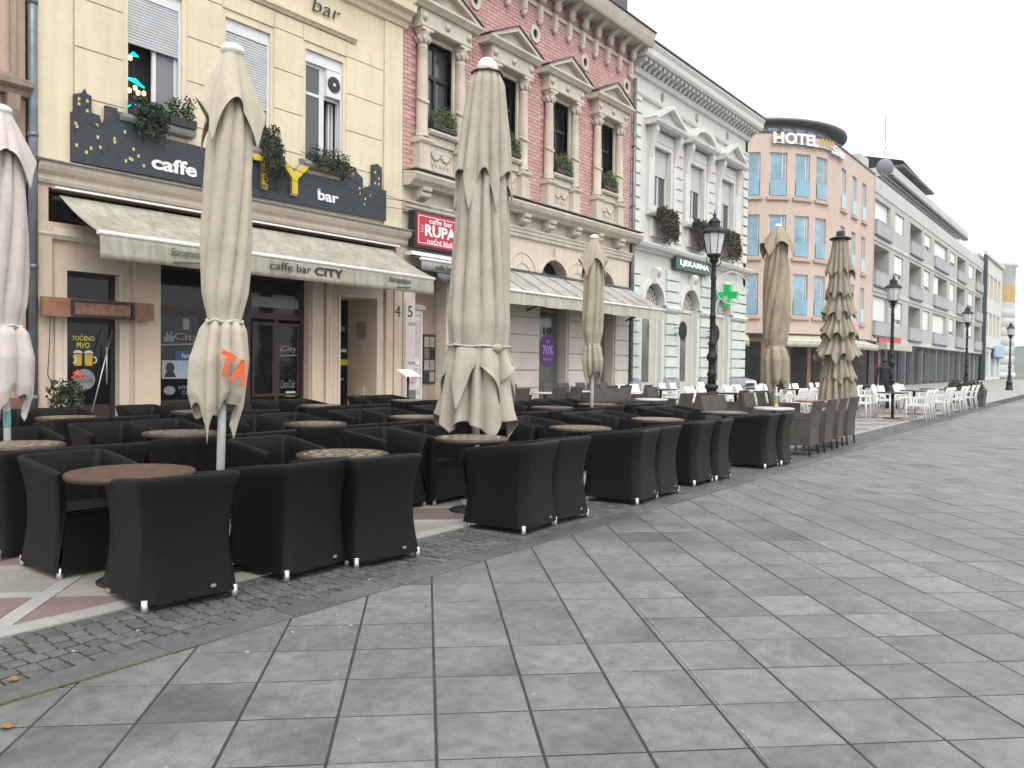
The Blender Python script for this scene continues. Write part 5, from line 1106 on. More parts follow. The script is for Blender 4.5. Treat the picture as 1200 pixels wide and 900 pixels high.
for ci, c in enumerate(LW):
    slats(lj, c-.7, c+.7, 9.3, 10.38, -.12, m_offw); window(lj, c-.75, c+.75, 7.95, 9.4, m_offw, m_glass2, o=-.18, w=.09, mull=(c,))
    q = MB(); frame(q, c-.95, c+.95, 7.8, 10.6, .2, 0, .1); q.b(c-.95, c+.95, 0, .12, 10.6, 11.0); part('architrave', q, m_offw, lj)
    for sx in (-1, 1):
        x = c+sx*1.12; q = MB(); q.b(x-.14, x+.14, 0, .12, 7.6, 9.9); part('pilaster', q, m_offw, lj)
        q = MB(); q.profile([(0, 9.9), (.14, 9.9), (.2, 10.2), (.3, 10.6), (.42, 10.9), (.42, 11.1), (0, 11.1)], x-.13, x+.13); part('console', q, m_offw, lj)
    q = MB(); q.profile([(0, 11.1), (.45, 11.1), (.55, 11.2), (.58, 11.32), (0, 11.36)], c-1.5, c+1.5)
    if ci == 1:
        q.ring(c, 10.75, 1.35, 1.62, 0, .5, 25, 155, 18, .78); q.prism([(c-1.3, 11.34), (c+1.3, 11.34), (c+.7, 11.8), (c, 11.92), (c-.7, 11.8)], 0, .25)
    else:
        q.prism([(c-1.3, 11.34), (c+1.3, 11.34), (c, 11.92)], 0, .28)
        for sx in (-1, 1): q.prism([(c+sx*1.25, 11.34), (c+sx*1.52, 11.34), (c, 12.12), (c, 11.96)][::(1 if sx > 0 else -1)], 0, .55)
    part('pediment', q, m_offw, lj)
    q = MB(); q.profile([(0, 7.55), (.2, 7.57), (.26, 7.66), (.26, 7.74), (0, 7.8)], c-1.3, c+1.3); q.b(c-.9, c+.9, 0, .08, 6.75, 7.5); part('sill', q, m_offw, lj)
    window_box(c-.85, c+.55, 7.42, 'window box with long dry trailers, %s pharmacy house window' % ['triangular-pediment downpipe-side', 'round-pediment middle', 'triangular-pediment hotel-side'][ci], 'pharmacy house window boxes', m_leaf3, hang=.95, o=.4, n=1100, up=.22, leafs=.12, seed=90+ci*13)
    q = MB(); q.ring(c, 12.55, .0005, .14, 0, .03, 0, 360, 16, 1.4); part('oval_vent', q, m_flash, lj)
for x in (28.6, 40.2):
    z = 6.7
    while z < 11.9:
        q = MB(); q.b(x-.18 if x < 30 else x-.22, x+.5 if x < 30 else x+.36, 0, .08, z+.02, z+.4); part('quoin', q, m_offw, lj); z += .47
for a in (32.65, 36.15):
    z = 6.7
    while z < 11.0: q = MB(); q.b(a-.35, a+.35, 0, .05, z+.02, z+.4); part('quoin', q, m_offw, lj); z += .47
q = MB(); q.profile([(0, 12.05), (.1, 12.08), (.14, 12.16), (0, 12.22)], 28.4, 40.62); part('string_course', q, m_offw, lj)
q = MB(); q.profile([(0, 12.85), (.12, 12.88), (.16, 13.0), (.2, 13.05), (0, 13.05)], 28.4, 40.65); part('dentil_band', q, m_offw, lj)
x = 28.6
while x < 40.6: q = MB(); q.profile([(0, 13.05), (.2, 13.08), (.3, 13.2), (.5, 13.25), (.5, 13.4), (0, 13.4)], x-.09, x+.09); part('modillion', q, m_offw, lj); x += .4
q = MB(); q.profile([(0, 13.4), (.6, 13.4), (.66, 13.5), (.68, 13.7), (.76, 13.85), (.76, 13.92), (0, 13.95)], 28.4, 40.95); part('cornice', q, m_offw, lj)
q = MB(); q.profile([(.2, 13.94), (.8, 13.95), (.8, 14.02), (-4, 16.0), (-4, 13.95)], 28.4, 41.0); part('roof', q, m_lead, lj)
q = MB(); q.profile([(0, 6.05), (.1, 6.05), (.16, 6.12), (.36, 6.2), (.42, 6.32), (.42, 6.38), (0, 6.46)], 28.55, 40.75); part('ledge', q, m_offw, lj)
LA = [(29.52, 31.28), (33.06, 34.82), (36.75, 38.5)]
q = MB(); q.wall(28.5, 40.6, 0, 6.32, [(a, e, 0, 4.85, .5) for a, e in LA])
for a, e in LA: q.arch_fill(a, e, 4.0, 4.85, 0, .5)
part('ground_wall', q, m_mint, lj)
for a, e in [(28.62, 29.25), (31.55, 32.8), (35.1, 36.45), (38.8, 40.55)]:
    z = .95
    while z < 5.3:
        if not (3.75 < z < 4.05):
            q = MB(); q.b(a, e, 0, .09, z+.03, z+.42); part('stone_block', q, m_mblk, lj)
        z += .46
    q = MB(); q.b(a-.05, e+.05, 0, .13, 0, .92); part('plinth', q, mat('grey_plinth', (.3, .31, .33), .8, .1, 2), lj)
    q = MB(); q.profile([(0, 3.78), (.14, 3.8), (.18, 3.9), (.16, 3.98), (0, 4.02)], a-.08, e+.08); part('impost', q, m_offw, lj)
for a, e in LA:
    c = (a+e)/2; r_ = (e-a)/2
    q = MB(); q.ring(c, 4.0, r_, r_+.22, 0, .12, 0, 180, 22, .97); q.b(c-.2, c+.2, 0, .26, 4.82, 5.35); q.lathe([(.1, -.2), (.17, 0), (.19, .12), (.1, .2)], (c, 15.28, 5.3), 10); part('archivolt', q, m_offw, lj)
    q = MB(); q.b(a, e, -.27, -.2, 3.85, 4.0); q.b(a, a+.14, -.27, -.2, 0, 3.85); q.b(e-.14, e, -.27, -.2, 0, 3.85); ds = part('door_surround', q, m_offw, lj)
    q = MB(); q.b(a+.14, e-.14, -.31, -.26, 0, 3.85); part('door_leaf', q, mat('cream_door', (.5, .47, .4), .6, .08, 3), ds)
    q = MB(); q.b(a+.2, e-.65, -.26, -.25, .8, 3.4); part('pane', q, m_oliv, ds)
    q = MB(); q.b(a, e, -.3, -.26, 4.0, 4.85); part('fanlight', q, m_inner, lj)
    q = MB(); rnd = random.Random(3)
    for k in range(9):
        an = math.pi*(k+.5)/9; q.tube([M0(c, -.22, 4.02), M0(c+r_*.5*math.cos(an), -.21, 4.02+.4*math.sin(an)), M0(c+r_*.95*math.cos(an), -.22, 4.02+.8*math.sin(an))], .022, 4)
        for rr_ in (.45, .75):
            p = (c+r_*rr_*math.cos(an), 4.02+.84*rr_*math.sin(an)); q.tube([M0(p[0]+.09*math.cos(t*.9), -.22, p[1]+.09*math.sin(t*.9)) for t in range(8)], .022, 4)
    part('iron_grille', q, m_offw, lj)
ps = thing('pharmacy_sign', 'dark green lit pharmacy sign with white letters over the arches', 'sign', (33.8, 15.2, 5.6))
q = MB(); q.b(32.0, 35.7, .1, .26, 5.62, 6.16); part('sign_box', q, mat('dark_green_sign', (.012, .05, .04), .4, .08, 4), ps)
text('lettering', 'LJEKARNA', mat('lit_mint_letters', (.5, .7, .6), .5, 0, emit=(.6, .95, .8, .55)), ps, (32.4, 35.4, 5.74, 6.04), o=.27, ext=.006, off=.02)
m_grn = mat('green_cross_light', (.0, .17, .05), .4, 0, emit=(0, .5, .1, .3))
cr = thing('green_cross', 'lit green pharmacy cross projecting from the mint building', 'sign', (36.4, 14.8, 4.2))
q = MB()
q.box(36.39, 36.55, 14.62, 14.93, 4.28, 5.28); q.box(36.388, 36.552, 14.27, 14.62, 4.62, 4.94); q.box(36.388, 36.552, 14.93, 15.28, 4.62, 4.94); part('cross', q, m_grn, cr)
q = MB(); q.tube([(36.47, 15.28, 4.8), (36.47, 15.5, 4.8)], .03, 6); q.box(36.41, 36.53, 15.28, 15.33, 4.55, 5.05); part('bracket', q, m_black, cr)
for x in (32.25, 35.75):
    t = thing('oval_sign', 'dark oval sign on the pharmacy pier %s' % ('beside the first arch from the downpipe' if x < 34 else 'beside the hotel-side arch'), 'sign', (x, 15.1, 2.5), 'dark oval signs on the pharmacy')
    q = MB(); q.lathe([(.36, -.04), (.38, 0), (.36, .04)], n=22); q.v = [(z_+x, y_*.5+15.0, x_*1.08+2.98) for x_, y_, z_ in q.v]; part('plate', q, mat('dark_bronze', (.035, .038, .04), .5, .15, 5), t)
    q = MB(); q.tube([(x, 15.2, 3.1), (x, 15.5, 3.1)], .02, 5); q.tube([(x, 15.2, 2.85), (x, 15.5, 2.85)], .02, 5); part('bracket', q, m_black, t)

# ================================================================ hotel with the round corner
HR, HU, HY = 6.8, 56.6, 22.3
def MH(s, o, z):
    if s >= HU: return (s, 15.5-o, z)
    a = (HU-s)/HR; r = HR+o; return (HU-r*math.sin(a), HY-r*math.cos(a), z)
m_hot = mat('salmon_render', (.535, .42, .35), .85, .05, .6, bump=.1, bscale=50, streak=.06)
m_hsill = mat('salmon_sill', (.46, .34, .27), .8, .08, 2)
ht = thing('hotel', 'salmon four-storey hotel with rounded corner and round roof canopy', 'building', (58, 20, 0), 'facades along the square')
wins = [HU-R(a)*HR for a in (91, 76.4, 61.8, 47.2, 32.6, 18)]; ws = [58.35, 61.1, 63.85]
Z3 = [(4.8, 7.4), (8.5, 11.1), (12.3, 15.0)]
holes = [(c-.58, c+.58, a, b_, .2) for c in wins+ws for a, b_ in Z3]
q = MB(MH); q.wall(HU-R(110)*HR, 66.9, 3.6, 16.2, holes, step=.4); part('wall', q, m_hot, ht)
q = MB(); q.lathe([(6.5, 0), (6.5, 16)], (HU, HY, 0), 40, sm=False); q.box(HU, 66.8, 15.75, 28, 0, 16); part('building_core', q, m_inner, ht)
for ci, c in enumerate(wins+ws):
    for a, b_ in Z3:
        w_ = window(ht, c-.56, c+.56, a, b_, m_offw, m_skygl if (ci*7+int(a)) % 5 else m_tealgl, o=-.14, w=.07, mull=(c+.3,) if ci > 2 else (), M=MH, n=2)
        q = MB(MH); q.b(c-.53, c+.53, .0, .03, a+.02, a+1.0, 3); part('glass_guard', q, m_tealgl, w_)
        q = MB(MH); q.b(c-.75, c+.75, 0, .16, a-.28, a-.1, 4); part('sill', q, m_hsill, w_)
q = MB(MH); q.b(HU-R(110)*HR, 66.9, -.4, .06, 16.2, 16.32, 30); part('parapet_cap', q, m_lead, ht)
q = MB(); q.lathe([(5.9, 0), (5.9, 1.2)], (58.2, 22.4, 16.2), 56); dm = part('roof_drum', q, mat('drum_grey', (.3, .29, .29), .7, .08, 2), ht)
for k in range(16):
    an = R(180+k*9.5); q = MB(); x, y = 58.2+5.93*math.cos(an), 22.4+5.93*math.sin(an); tx, ty = -math.sin(an), math.cos(an)
    q.poly([(x-tx*.33, y-ty*.33, 16.75), (x+tx*.33, y+ty*.33, 16.75), (x+tx*.33, y+ty*.33, 17.15), (x-tx*.33, y-ty*.33, 17.15)]); part('pane', q, m_skygl, dm)
q = MB(); q.lathe([(5.6, 17.35), (6.6, 17.42), (6.75, 17.5), (6.75, 17.62), (6.4, 17.75), (4.5, 17.95), (2, 18.05)], (58.4, 22.3, 0), 64); part('roof_canopy', q, mat('canopy_grey', (.2, .195, .195), .6, .1, 1), ht)
# ground floor
q = MB(MH); q.wall(HU-R(110)*HR, 66.9, 0, 3.6, [(HU-R(d+6)*HR, HU-R(d-6)*HR, 0, 3.1, .5) for d in (90, 75, 60, 45, 30, 15)]+[(57.2, 59.6, 0, 3.1, .5), (60.4, 62.8, 0, 3.1, .5), (63.6, 66.2, 0, 3.1, .5)], o=-.3, step=.4); part('ground_wall', q, mat('brown_pier', (.2, .115, .07), .7, .15, 1), ht)
for a, e in [(HU-R(d+6)*HR, HU-R(d-6)*HR) for d in (90, 75, 60, 45, 30, 15)]+[(57.2, 59.6), (60.4, 62.8), (63.6, 66.2)]:
    window(ht, a, e, 0, 3.1, m_offw, m_glass2, o=-.55, w=.1, trans=(2.4,), mull=((a+e)/2,), name='shop_window', M=MH, n=2)
q = MB(MH); q.b(HU-R(110)*HR, 66.9, -.3, .02, 3.5, 3.62, 30); part('lintel', q, m_dkwood, ht)
hs = thing('hotel_sign', 'white HOTEL letters with four gold stars along the curved parapet', 'sign', (54, 17, 15.5))
s_a = HU-R(51)*HR; s_b = HU-R(18.5)*HR
text('letters', 'HOTEL', m_wlet, hs, (s_a, HU-R(24)*HR, 15.5, 16.22), o=.2, ext=.06, off=.035, M=MH)
m_gold = mat('gold_letters', (.6, .32, .03), .4, .05)
for k in range(4):
    q = MB(MH); x = HU-R(22.5)*HR+.2+k*.38; q.prism([(x+.16*(1 if j % 2 == 0 else .45)*math.sin(j*math.pi/5), 16.0+.16*(1 if j % 2 == 0 else .45)*math.cos(j*math.pi/5)) for j in range(10)][::-1], .2, .26); part('star', q, m_gold, hs)
text('letters', 'Savus', m_wlet, hs, (HU-R(12)*HR, HU+.9, 15.35, 15.95), o=.22, ext=.05, off=.02, M=MH, shear=.3)
q = MB(MH); q.b(s_a, HU+1.4, .0, .2, 15.55, 15.6, 12); part('rail', q, m_alu, hs)
ha = [(HU-R(76)*HR, HU-R(62)*HR, 'folded cream awning over the hotel corner shop window'), (HU-R(46)*HR, HU-R(14)*HR, 'grey-cream awning over the hotel entrance'), (58.0, 64.5, 'cream awning on the straight side of the hotel')]
for a, e, lb in ha:
    t = thing('hotel_awning', lb, 'awning', MH((a+e)/2, .5, 2.6), 'hotel awnings')
    q = MB(MH); q.grid(lambda u_, v_: MH(a+(e-a)*u_, .05+1.0*v_, 3.5-.35*v_), 14, 3); o = part('canvas', q, m_pan2, t); solidify(o, .01)
    q = MB(MH); q.grid(lambda u_, v_: MH(a+(e-a)*u_, 1.06, 3.15-.4*v_), 14, 1); o = part('valance', q, m_pan2, t); solidify(o, .01)
    q = MB(); q.tube([MH(a+(e-a)*k/10, 1.06, 3.15) for k in range(11)], .03, 6); part('front_bar', q, m_white, t)

# ================================================================ long apartment block
m_apt = mat('grey_beige_render', (.43, .42, .39), .85, .07, .4, streak=.12, bump=.1, bscale=30); m_aptw = mat('pale_band', (.51, .505, .49), .85, .07, .5, streak=.15)
m_par = mat('grey_balcony_panel', (.36, .37, .38), .7, .12, 1, streak=.2); m_tanw = mat('tan_loggia_wall', (.34, .26, .19), .85, .1, .6)
apt = thing('apartment_block', 'long pale grey four-storey apartment block with loggias and dark shopfronts', 'building', (97, 15.5, 0), 'facades along the square')
q = MB(); q.box(66.95, 127.9, 17.3, 30, 0, 16.0); part('building_core', q, m_apt, apt)
fl = [(3.75, 7.6), (7.6, 11.5), (11.5, 15.0)]
bays = [('b', 67.2, 72.3), ('w', 74.2, 77.6), ('l', 80.2, 85.5), ('w', 86.8, 90.0), ('b', 92.0, 99.8), ('w', 101.6, 104.8), ('l', 106.3, 112.3), ('w', 115.2, 119.2), ('l', 121.0, 127.0)]
holes = []
for fi, (a, b_) in enumerate(fl):
    for k, s0, s1 in bays:
        if k == 'w': holes.append((s0, s1, a+1.4, b_-.5, .25))
        else: holes.append((s0, s1, a+.35, b_-.45, 1.5))
q = MB(); q.wall(66.95, 127.9, 3.75, 15.0, holes); part('wall', q, m_apt, apt)
q = MB(); q.b(66.95, 127.9, -1.8, .05, 15.0, 16.15); part('parapet_band', q, m_aptw, apt)
for z in (3.7, 7.55, 11.45): q = MB(); q.b(66.95, 127.9, 0, .07, z-.12, z+.22); part('floor_band', q, m_aptw, apt)
for fi, (a, b_) in enumerate(fl):
    for bi, (k, s0, s1) in enumerate(bays):
        z0, z1 = a+.35, b_-.45
        if k == 'w':
            if (fi+bi) % 3: w_ = window(apt, s0, s1, a+1.4, b_-.5, m_offw, m_glass2, o=-.2, w=.15, mull=((s0+s1)/2,)); slats(w_, s0+.1, s1-.1, a+1.5+((fi*2+bi) % 2)*.4, b_-.55, -.1, m_white, .12)
            else: w_ = window(apt, s0, s1, a+1.4, b_-.5, m_offw, m_glass2, o=-.2, w=.15, mull=((s0+s1)/2,)); slats(w_, s0+.1, s1-.1, a+1.5, b_-.55, -.1, m_white, .12)
        else:
            q = MB(); q.b(s0, s1, -1.5, -1.46, z0, z1); lg = part('loggia_back', q, m_tanw if (fi == 1 and bi == 0) else m_apt, apt)
            q = MB(); q.b(s0+.4, s0+(s1-s0)*.45, -1.46, -1.4, z0, z1-.4); part('pane', q, m_glass, lg)
            if k == 'b' and not (fi == 1 and bi == 0):
                slats(lg, s0+.05, s1-.05 if (fi+bi) % 2 == 0 else (s0+s1)/2, z0+1.0, z1-.02, -.25, m_white, .14)
            q = MB(); q.b(s0-.05, s1+.05, -.05, .22, z0-.05, z0+1.0); q.b(s0-.08, s1+.08, -.02, .24, z0+1.0, z0+1.07); bp_ = part('balcony_panel', q, m_par, apt)
            q = MB(); q.b(s0-.08, s1+.08, .0, .23, z0-.18, z0-.05); part('balcony_lower_rail', q, m_lead, bp_)  # dark rail along the underside of the balcony panel
# shopfronts set back behind columns
q = MB(); q.b(67, 127.9, -1.8, -1.7, 0, 3.6); part('shop_wall', q, m_lead, apt)
q = MB(); q.b(66.95, 127.9, -1.8, 0, 3.55, 3.58); part('arcade_soffit', q, m_apt, apt)
for k in range(16):
    x = 68.5+k*3.85; q = MB(); q.b(x, x+(.35 if k % 2 else .12), -.5, -.15, 0, 3.55); part('column', q, mat('dark_grey_column', (.16, .165, .17), .7, .1, 1), apt)
    w_ = window(apt, x+.6, x+3.7, .2, 3.2, m_zinc, m_glass2 if k % 3 else m_glass, o=-1.6, w=.1, mull=(x+2.1,), name='shop_window')
t = thing('shop_sign', 'red and white shop sign on the apartment block ground floor', 'sign', (72, 15.4, 3.2)); q = MB(); q.b(68.5, 76.5, 0.08, .2, 3.55, 4.1); part('sign_board', q, m_redsign, t); q = MB(); q.b(68.0, 77.5, .1, .9, 2.95, 3.5); part('awning_box', q, m_pan2, t)
q = MB(); q.b(68.8, 69.6, -.6, .1, .0, 2.9); q.b(70.5, 72, -.6, -.5, 0, 2.9); part('red_display', q, mat('dull_red_panel', (.13, .03, .032), .5, .2, 1), t)
# attic storey, eave slab and roof gear
q = MB(); q.box(68, 119, 18.2, 29, 16.0, 18.6); part('attic_wall', q, mat('dark_attic', (.09, .088, .088), .8, .15, .8), apt)
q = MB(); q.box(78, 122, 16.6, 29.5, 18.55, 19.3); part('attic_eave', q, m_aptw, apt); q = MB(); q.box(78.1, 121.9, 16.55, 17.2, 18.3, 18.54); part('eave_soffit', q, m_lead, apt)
q = MB(); q.poly([(82, 16.6, 20.6), (97, 16.6, 20.2), (97, 22, 21.6), (82, 22, 22)]); q.box(82, 97, 16.5, 22, 20.0, 20.25); q.box(83, 96, 17.5, 21.5, 19.3, 20.0); part('roof_canopy', q, mat('corrugated_roof', (.1, .1, .1), .7, .2, 2), apt)
q = MB()
for k in range(18): q.box(70+k*3.2, 70.05+k*3.2, 15.7, 15.75, 16.15, 17.05)
q.box(70, 127.8, 15.7, 15.75, 17.02, 17.07); q.box(70, 127.8, 15.7, 15.75, 16.6, 16.64); part('roof_railing', q, m_zinc, apt)
q = MB(); q.box(69.5, 72.0, 17.2, 20, 16.1, 18.7); part('stair_head', q, m_aptw, apt)
def antenna(x, y, z, h, label):
    t = thing('antenna', label, 'antenna', (x, y, z), 'roof antennas'); q = MB(); q.tube([(x, y, z), (x, y, z+h)], .035, 6); part('mast', q, m_zinc, t)
    for k in range(5):
        q = MB(); zz = z+h*(.5+.11*k); w_ = .9-.1*k; q.tube([(x-w_, y-w_*.3, zz), (x+w_, y+w_*.3, zz)], .03, 4); part('aerial_bar', q, m_zinc, t)
antenna(74.9, 16.6, 16.1, 7.8, 'tall thin antenna mast beside the satellite dish'); antenna(100, 19, 19.3, 3.4, 'short antenna behind the attic eave of the apartment block'); antenna(66, 20, 16, 4, 'thin antenna behind the hotel parapet')
t = thing('satellite_dish', 'large grey satellite dish at the apartment block roof edge', 'dish', (72.0, 16.3, 16.1)); q = MB(); q.lathe([(.03, 0), (.4, .05), (.72, .18), (.72, .22), (.4, .09), (.03, .04)], n=24); Mx = Matrix.Rotation(R(68), 3, Vector((.3, 1, 0))); 
q.v = [tuple(Mx @ Vector(v)*1.0+Vector((71.9, 16.0, 17.8))) for v in q.v]; part('reflector', q, mat('dish_grey', (.27, .27, .28), .6, .1, 1), t); q = MB(); q.tube([(72.0, 16.3, 16.1), (71.95, 16.1, 17.75)], .06, 6); part('stand', q, m_zinc, t)

# ================================================================ building at the street end
m_endw = mat('white_render_far', (.58, .58, .56), .85, .06, .4, streak=.1); m_orw = mat('amber_blind', (.5, .33, .12), .7, .15, .5)
en = thing('end_building', 'white building with amber blinds and round corner tower at the street end', 'building', (142, 15.5, 0), 'facades along the square')
eh = [(s_, s_+3.2, a, a+3.4, .3) for s_ in (131, 135.5, 140, 144.5) for a in (6.2, 11.6)]+[(131, 136, .2, 4, .4), (138, 143, .2, 4, .4), (145, 148.5, .2, 4, .4)]
q = MB(); q.wall(128, 150, 0, 17.4, eh); part('wall', q, m_endw, en); q = MB(); q.box(128.02, 150, 16, 30, 0, 17.3); part('building_core', q, m_endw, en)
for h_ in eh: window(en, h_[0], h_[1], h_[2], h_[3], m_offw, m_orw if h_[2] > 1 else m_skygl, o=-.2, w=.2, mull=((h_[0]+h_[1])/2,))
q = MB(); q.b(128, 150, 0, .3, 4.6, 5.4); q.b(128, 150, 0, .3, 17.2, 17.7); part('band', q, m_endw, en); q = MB(); q.b(127.9, 128.5, 0, .5, 0, 17); part('dark_edge', q, m_lead, en)
tw = [(3.6, 0), (3.6, 1), (3.3, 1.1), (3.3, 17.8), (3.6, 18), (3.6, 18.6)]
q = MB(); q.lathe(tw, (153.5, 17.3, 0), 28); tw_ = part('round_tower', q, m_endw, en)
for k in range(7): q = MB(); q.lathe([(3.32, 0), (3.38, .06), (3.38, 1.3), (3.32, 1.36)], (153.5, 17.3, .8+k*1.5), 28, cap=False); part('stone_course', q, m_aptw, tw_)
q = MB(); q.lathe([(3.34, 0), (3.34, 2.6)], (153.5, 17.3, 12.3), 28, cap=False); part('amber_band', q, m_orw, tw_)
t = thing('blue_sign', 'small blue shop sign on the white end building', 'sign', (145, 15.2, 3.9)); q = MB(); q.b(139, 149, .3, .6, 3.4, 5.0); part('sign_board', q, mat('pale_blue_sign', (.3, .42, .55), .6, .2, .6), t); q = MB(); q.b(138.8, 149.2, .28, .5, 3.2, 3.4); part('sign_frame', q, m_zinc, t)

# ================================================================ planters, car, person
def tub(loc, label, s_=1.0):
    t = thing('concrete_planter', label, 'planter', loc, 'planters by the white chairs'); x, y, z = loc
    q = MB(); w = .42*s_; q.v = [(x+a*w*k, y+b_*w*k, zz) for zz, k in ((0, .85), (.7*s_, 1.0), (.7*s_, .88), (.62*s_, .86)) for a, b_ in ((-1, -1), (1, -1), (1, 1), (-1, 1))]
    for r_ in range(3):
        for j in range(4): q.f.append((r_*4+j, r_*4+(j+1) % 4, (r_+1)*4+(j+1) % 4, (r_+1)*4+j)); q.sm.append(False)
    q.f.append((12, 13, 14, 15)); q.sm.append(False); q.f.append((3, 2, 1, 0)); q.sm.append(False); part('tub', q, mat('mossy_concrete', (.075, .08, .075), .85, .2, 3), t)
    q = MB(); leaves(q, (x, y, z+.75*s_), (.36*s_, .36*s_, .28*s_), 420, .11, 0, int(x)); part('foliage', q, m_leaf2, t); return t
tub((37.6, 4.75, 0), 'square grey planter at the end of the white chair rows', .98); tub((41, 5.9, 0), 'square grey planter beyond the white chairs by the lamp', .98); tub((33.9, 8.6, 0), 'low green planter behind the white armchairs', .8)
# parked car nose showing past the pharmacy corner
def car(loc, rz, label):
    t = thing('parked_car', label, 'car', loc, None, rz); m_car = mat('silver_car_paint', (.5, .51, .53), .25, .05, 2, metal=.3)
    pr = [(-2.05, .3), (-2.1, .55), (-2.0, .72), (-1.1, .92), (-.45, 1.4), (.9, 1.45), (1.75, 1.05), (2.0, .95), (2.08, .6), (2.0, .3)]
    q = MB(); n_ = len(pr)
    for w, k in ((-.85, .97), (-.8, 1), (.8, 1), (.85, .97)):
        q.v += [(x*k, w*(1 if z < 1 else .82), z) for x, z in pr]
    for r_ in range(3):
        for j in range(n_): q.f.append((r_*n_+j, r_*n_+(j+1) % n_, (r_+1)*n_+(j+1) % n_, (r_+1)*n_+j)); q.sm.append(False)
    q.f.append(tuple(range(n_-1, -1, -1))); q.f.append(tuple(range(3*n_, 4*n_))); q.sm += [False]*2; lpart('body', q, m_car, t)
    q = MB(); q.poly([(-1.08, -.66, .95), (-.5, -.6, 1.37), (-.5, .6, 1.37), (-1.08, .66, .95)][::-1]); q.v = [(x-.03, y, z+.03) for x, y, z in q.v]; lpart('windscreen', q, m_glass, t)
    for sx in (-1, 1):
        q = MB(); q.poly([(-.85, sx*.815, .98), (1.5, sx*.8, 1.0), (.9, sx*.7, 1.36), (-.42, sx*.7, 1.34)]); lpart('side_window', q, m_glass, t)
        q = MB(); q.lathe([(.05, -.1), (.16, 0), (.05, .06)], (-1.95, sx*.6, .66), 10, sx=.6); lpart('headlight', q, m_frost, t)
        for wx_ in (-1.25, 1.3):
            q = MB(); q.lathe([(.2, -.1), (.31, -.1), (.32, 0), (.31, .1), (.2, .1)], n=20); q.v = [(x+wx_, z+sx*.78, y+.32) for x, y, z in q.v]; wl = lpart('wheel', q, m_black, t)
            q = MB(); q.lathe([(.2, -.11), (.2, .11)], n=16); q.v = [(x+wx_, z+sx*.78, y+.32) for x, y, z in q.v]; lpart('rim', q, m_alu, wl)
    q = MB(); q.box(-2.1, -2.04, -.5, .5, .42, .58); lpart('grille', q, m_black, t)
car((44.6, 18.6, 0), R(80), 'silver car parked in the side street with its nose showing past the pharmacy corner')
# person in dark clothes by the second lamp, back turned
def person(loc, rz, H=1.8):
    t = thing('person', 'person in dark navy jacket and trousers standing by the lamp', 'person', loc, None, rz); k = H/1.8
    V = [(0, 0, .98), (0, 0, 1.18), (0, 0, 1.38), (0, .0, 1.5), (0, .015, 1.56), (0, .03, 1.64),
         (-.1, 0, .93), (-.11, .02, .5), (-.115, 0, .09), (-.12, .13, .04), (.1, 0, .93), (.12, -.02, .5), (.13, -.03, .09), (.135, .1, .04),
         (-.19, 0, 1.43), (-.25, -.01, 1.17), (-.24, .08, .93), (-.235, .11, .84), (.19, 0, 1.43), (.26, -.01, 1.17), (.25, .08, .93), (.245, .11, .84)]
    E = [(0, 1), (1, 2), (2, 3), (3, 4), (4, 5), (0, 6), (6, 7), (7, 8), (8, 9), (0, 10), (10, 11), (11, 12), (12, 13), (3, 14), (14, 15), (15, 16), (16, 17), (3, 18), (18, 19), (19, 20), (20, 21)]
    RA = [.16, .15, .175, .1, .06, .07, .1, .075, .055, .045, .1, .075, .055, .045, .085, .06, .05, .035, .085, .06, .05, .035]
    me = bpy.data.meshes.new('body'); me.from_pydata([(x*k, y*k, z*k) for x, y, z in V], E, []); o = link('body', me, mat('navy_clothes', (.012, .014, .022), .85, .15, 6), t)
    md = o.modifiers.new('skin', 'SKIN'); 
    for i, r_ in enumerate(RA): me.skin_vertices[0].data[i].radius = (r_*k, r_*k*.8); 
    me.skin_vertices[0].data[0].use_root = True; s2 = o.modifiers.new('sub', 'SUBSURF'); s2.levels = 2; s2.render_levels = 2
    q = MB(); q.lathe([(.02, -.125), (.06, -.1), (.078, -.03), (.085, .03), (.075, .085), (.03, .115)], (0, .03*k, 1.68*k), 16, sy=1.15); q.lathe([(.012, -.03), (.018, -.01), (.008, .03)], (0, .135*k, 1.675*k), 8); q.box(-.095, -.08, .015, .05, 1.65*k, 1.71*k); q.box(.08, .095, .015, .05, 1.65*k, 1.71*k); hd = lpart('head', q, mat('skin', (.4, .24, .18), .6, .05, 8), t)
    q = MB(); q.lathe([(.085, -.06), (.094, 0), (.092, .06), (.07, .11), (.02, .135)], (0, .012*k, 1.69*k), 16, sy=1.12); lpart('hair', q, m_black, hd)
    for sx in (-1, 1):
        hd_ = MB(); bx, by, bz = sx*.242*k, .115*k, .83*k
        hd_.tube([(bx, by, bz+.03), (bx, by+.01, bz-.05)], [.026, .034], 8)
        for f_ in range(4): hd_.tube([(bx-.02+.0135*f_, by+.015, bz-.045), (bx-.02+.0135*f_, by+.03, bz-.09), (bx-.02+.0135*f_, by+.025, bz-.125+.008*abs(f_-1.5))], [.009, .008, .007], 6)
        hd_.tube([(bx, by+.025, bz-.01), (bx-sx*.02, by+.055, bz-.045), (bx-sx*.015, by+.06, bz-.08)], [.011, .009, .008], 6); lpart('hand', hd_, MATS['skin'], t)
person((32.15, 6.98, 0), R(-60), 1.86)
# orange letters printed on the cream umbrella's skirt
def skew(M):
    return lambda s_, o_, z_: M(s_+(z_-1.4)*.25, o_, z_-s_*.5)
text('printed_letters', 'TA', m_orange, ua, (-.1, .1, 1.36, 1.53), o=.0, ext=.003, off=.04, M=skew(wrapM((3.535, 5.25, 0), math.atan2(-5.28, -3.51)+.1, .228)), shear=0)
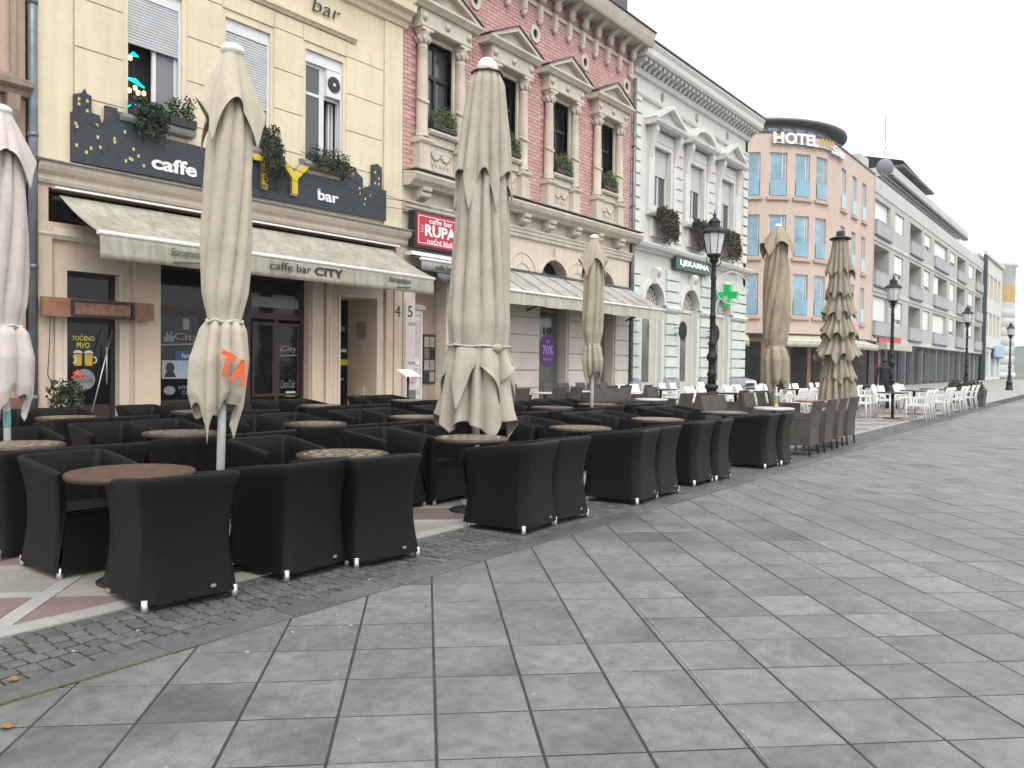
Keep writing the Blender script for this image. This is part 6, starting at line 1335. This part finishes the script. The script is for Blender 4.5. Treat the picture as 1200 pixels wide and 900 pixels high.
# menu stand by the entrance of the brick house
ms = thing('menu_stand', 'black post with a tilted white menu tray before door number five', 'stand', (14.03, 13.5, 0))
q = MB(); q.lathe([(.2, 0), (.2, .02), (.03, .03), (.03, 1.2)], (14.03, 13.5, 0), 12); part('post', q, m_black, ms)
q = MB(); q.v = [(13.8, 13.35, 1.16), (14.3, 13.35, 1.16), (14.3, 13.65, 1.3), (13.8, 13.65, 1.3), (13.8, 13.35, 1.19), (14.3, 13.35, 1.19), (14.3, 13.65, 1.33), (13.8, 13.65, 1.33)]
q.f = [(0, 3, 2, 1), (4, 5, 6, 7), (0, 1, 5, 4), (1, 2, 6, 5), (2, 3, 7, 6), (3, 0, 4, 7)]; q.sm = [False]*6; part('tray', q, m_white, ms)

# litter on the paving
for i, (x, y) in enumerate([(2.37, 4.31), (2.0, 4.26), (3.24, 3.67), (3.16, 3.47), (2.88, 3.63), (3.91, 4.11), (2.54, 3.56)]):
    a = i*1.9; q = MB(); q.tube([(x-.009*math.cos(a), y-.009*math.sin(a), .006), (x+.009*math.cos(a), y+.009*math.sin(a), .006)], .0035, 6)
    solo('cigarette_butt', q, m_hem, 'tiny white cigarette butt lying on the paving', 'litter', 'cigarette butts on the paving')
for i, (x, y) in enumerate([(1.42, 3.58), (1.65, 4.09)]):
    q = MB(); pts = [(math.cos(k*.785)*.03*(1 if k % 2 else .6), math.sin(k*.785)*.03*(1 if k % 2 else .6)) for k in range(8)]
    q.poly([(x+p[0], y+p[1], .006+.006*(k % 3)) for k, p in enumerate(pts)]); q.tube([(x, y, .008), (x+.05, y+.02, .006)], .0015, 4)
    solo('fallen_leaf', q, mat('ochre_leaf', (.25, .13, .04), .8, .2, 30), ['small ochre leaf fallen on the granite slabs', 'small ochre leaf fallen on the cobbled strip'][i], 'leaf')

# thin haze over the whole street
hz = MB(); hz.box(-60, 720, -420, 200, -1.5, 40); hm = bpy.data.materials.new('haze_air'); hm.use_nodes = True; ht_ = hm.node_tree
ht_.nodes.remove(ht_.nodes['Principled BSDF']); pv = ht_.nodes.new('ShaderNodeVolumePrincipled'); pv.inputs['Density'].default_value = .00045; pv.inputs['Color'].default_value = (.95, .96, .97, 1); pv.inputs['Anisotropy'].default_value = .2
ht_.links.new(pv.outputs[0], ht_.nodes['Material Output'].inputs['Volume'])
struct('haze', hz, hm, 'stuff')
SC.cycles.volume_bounces = 0
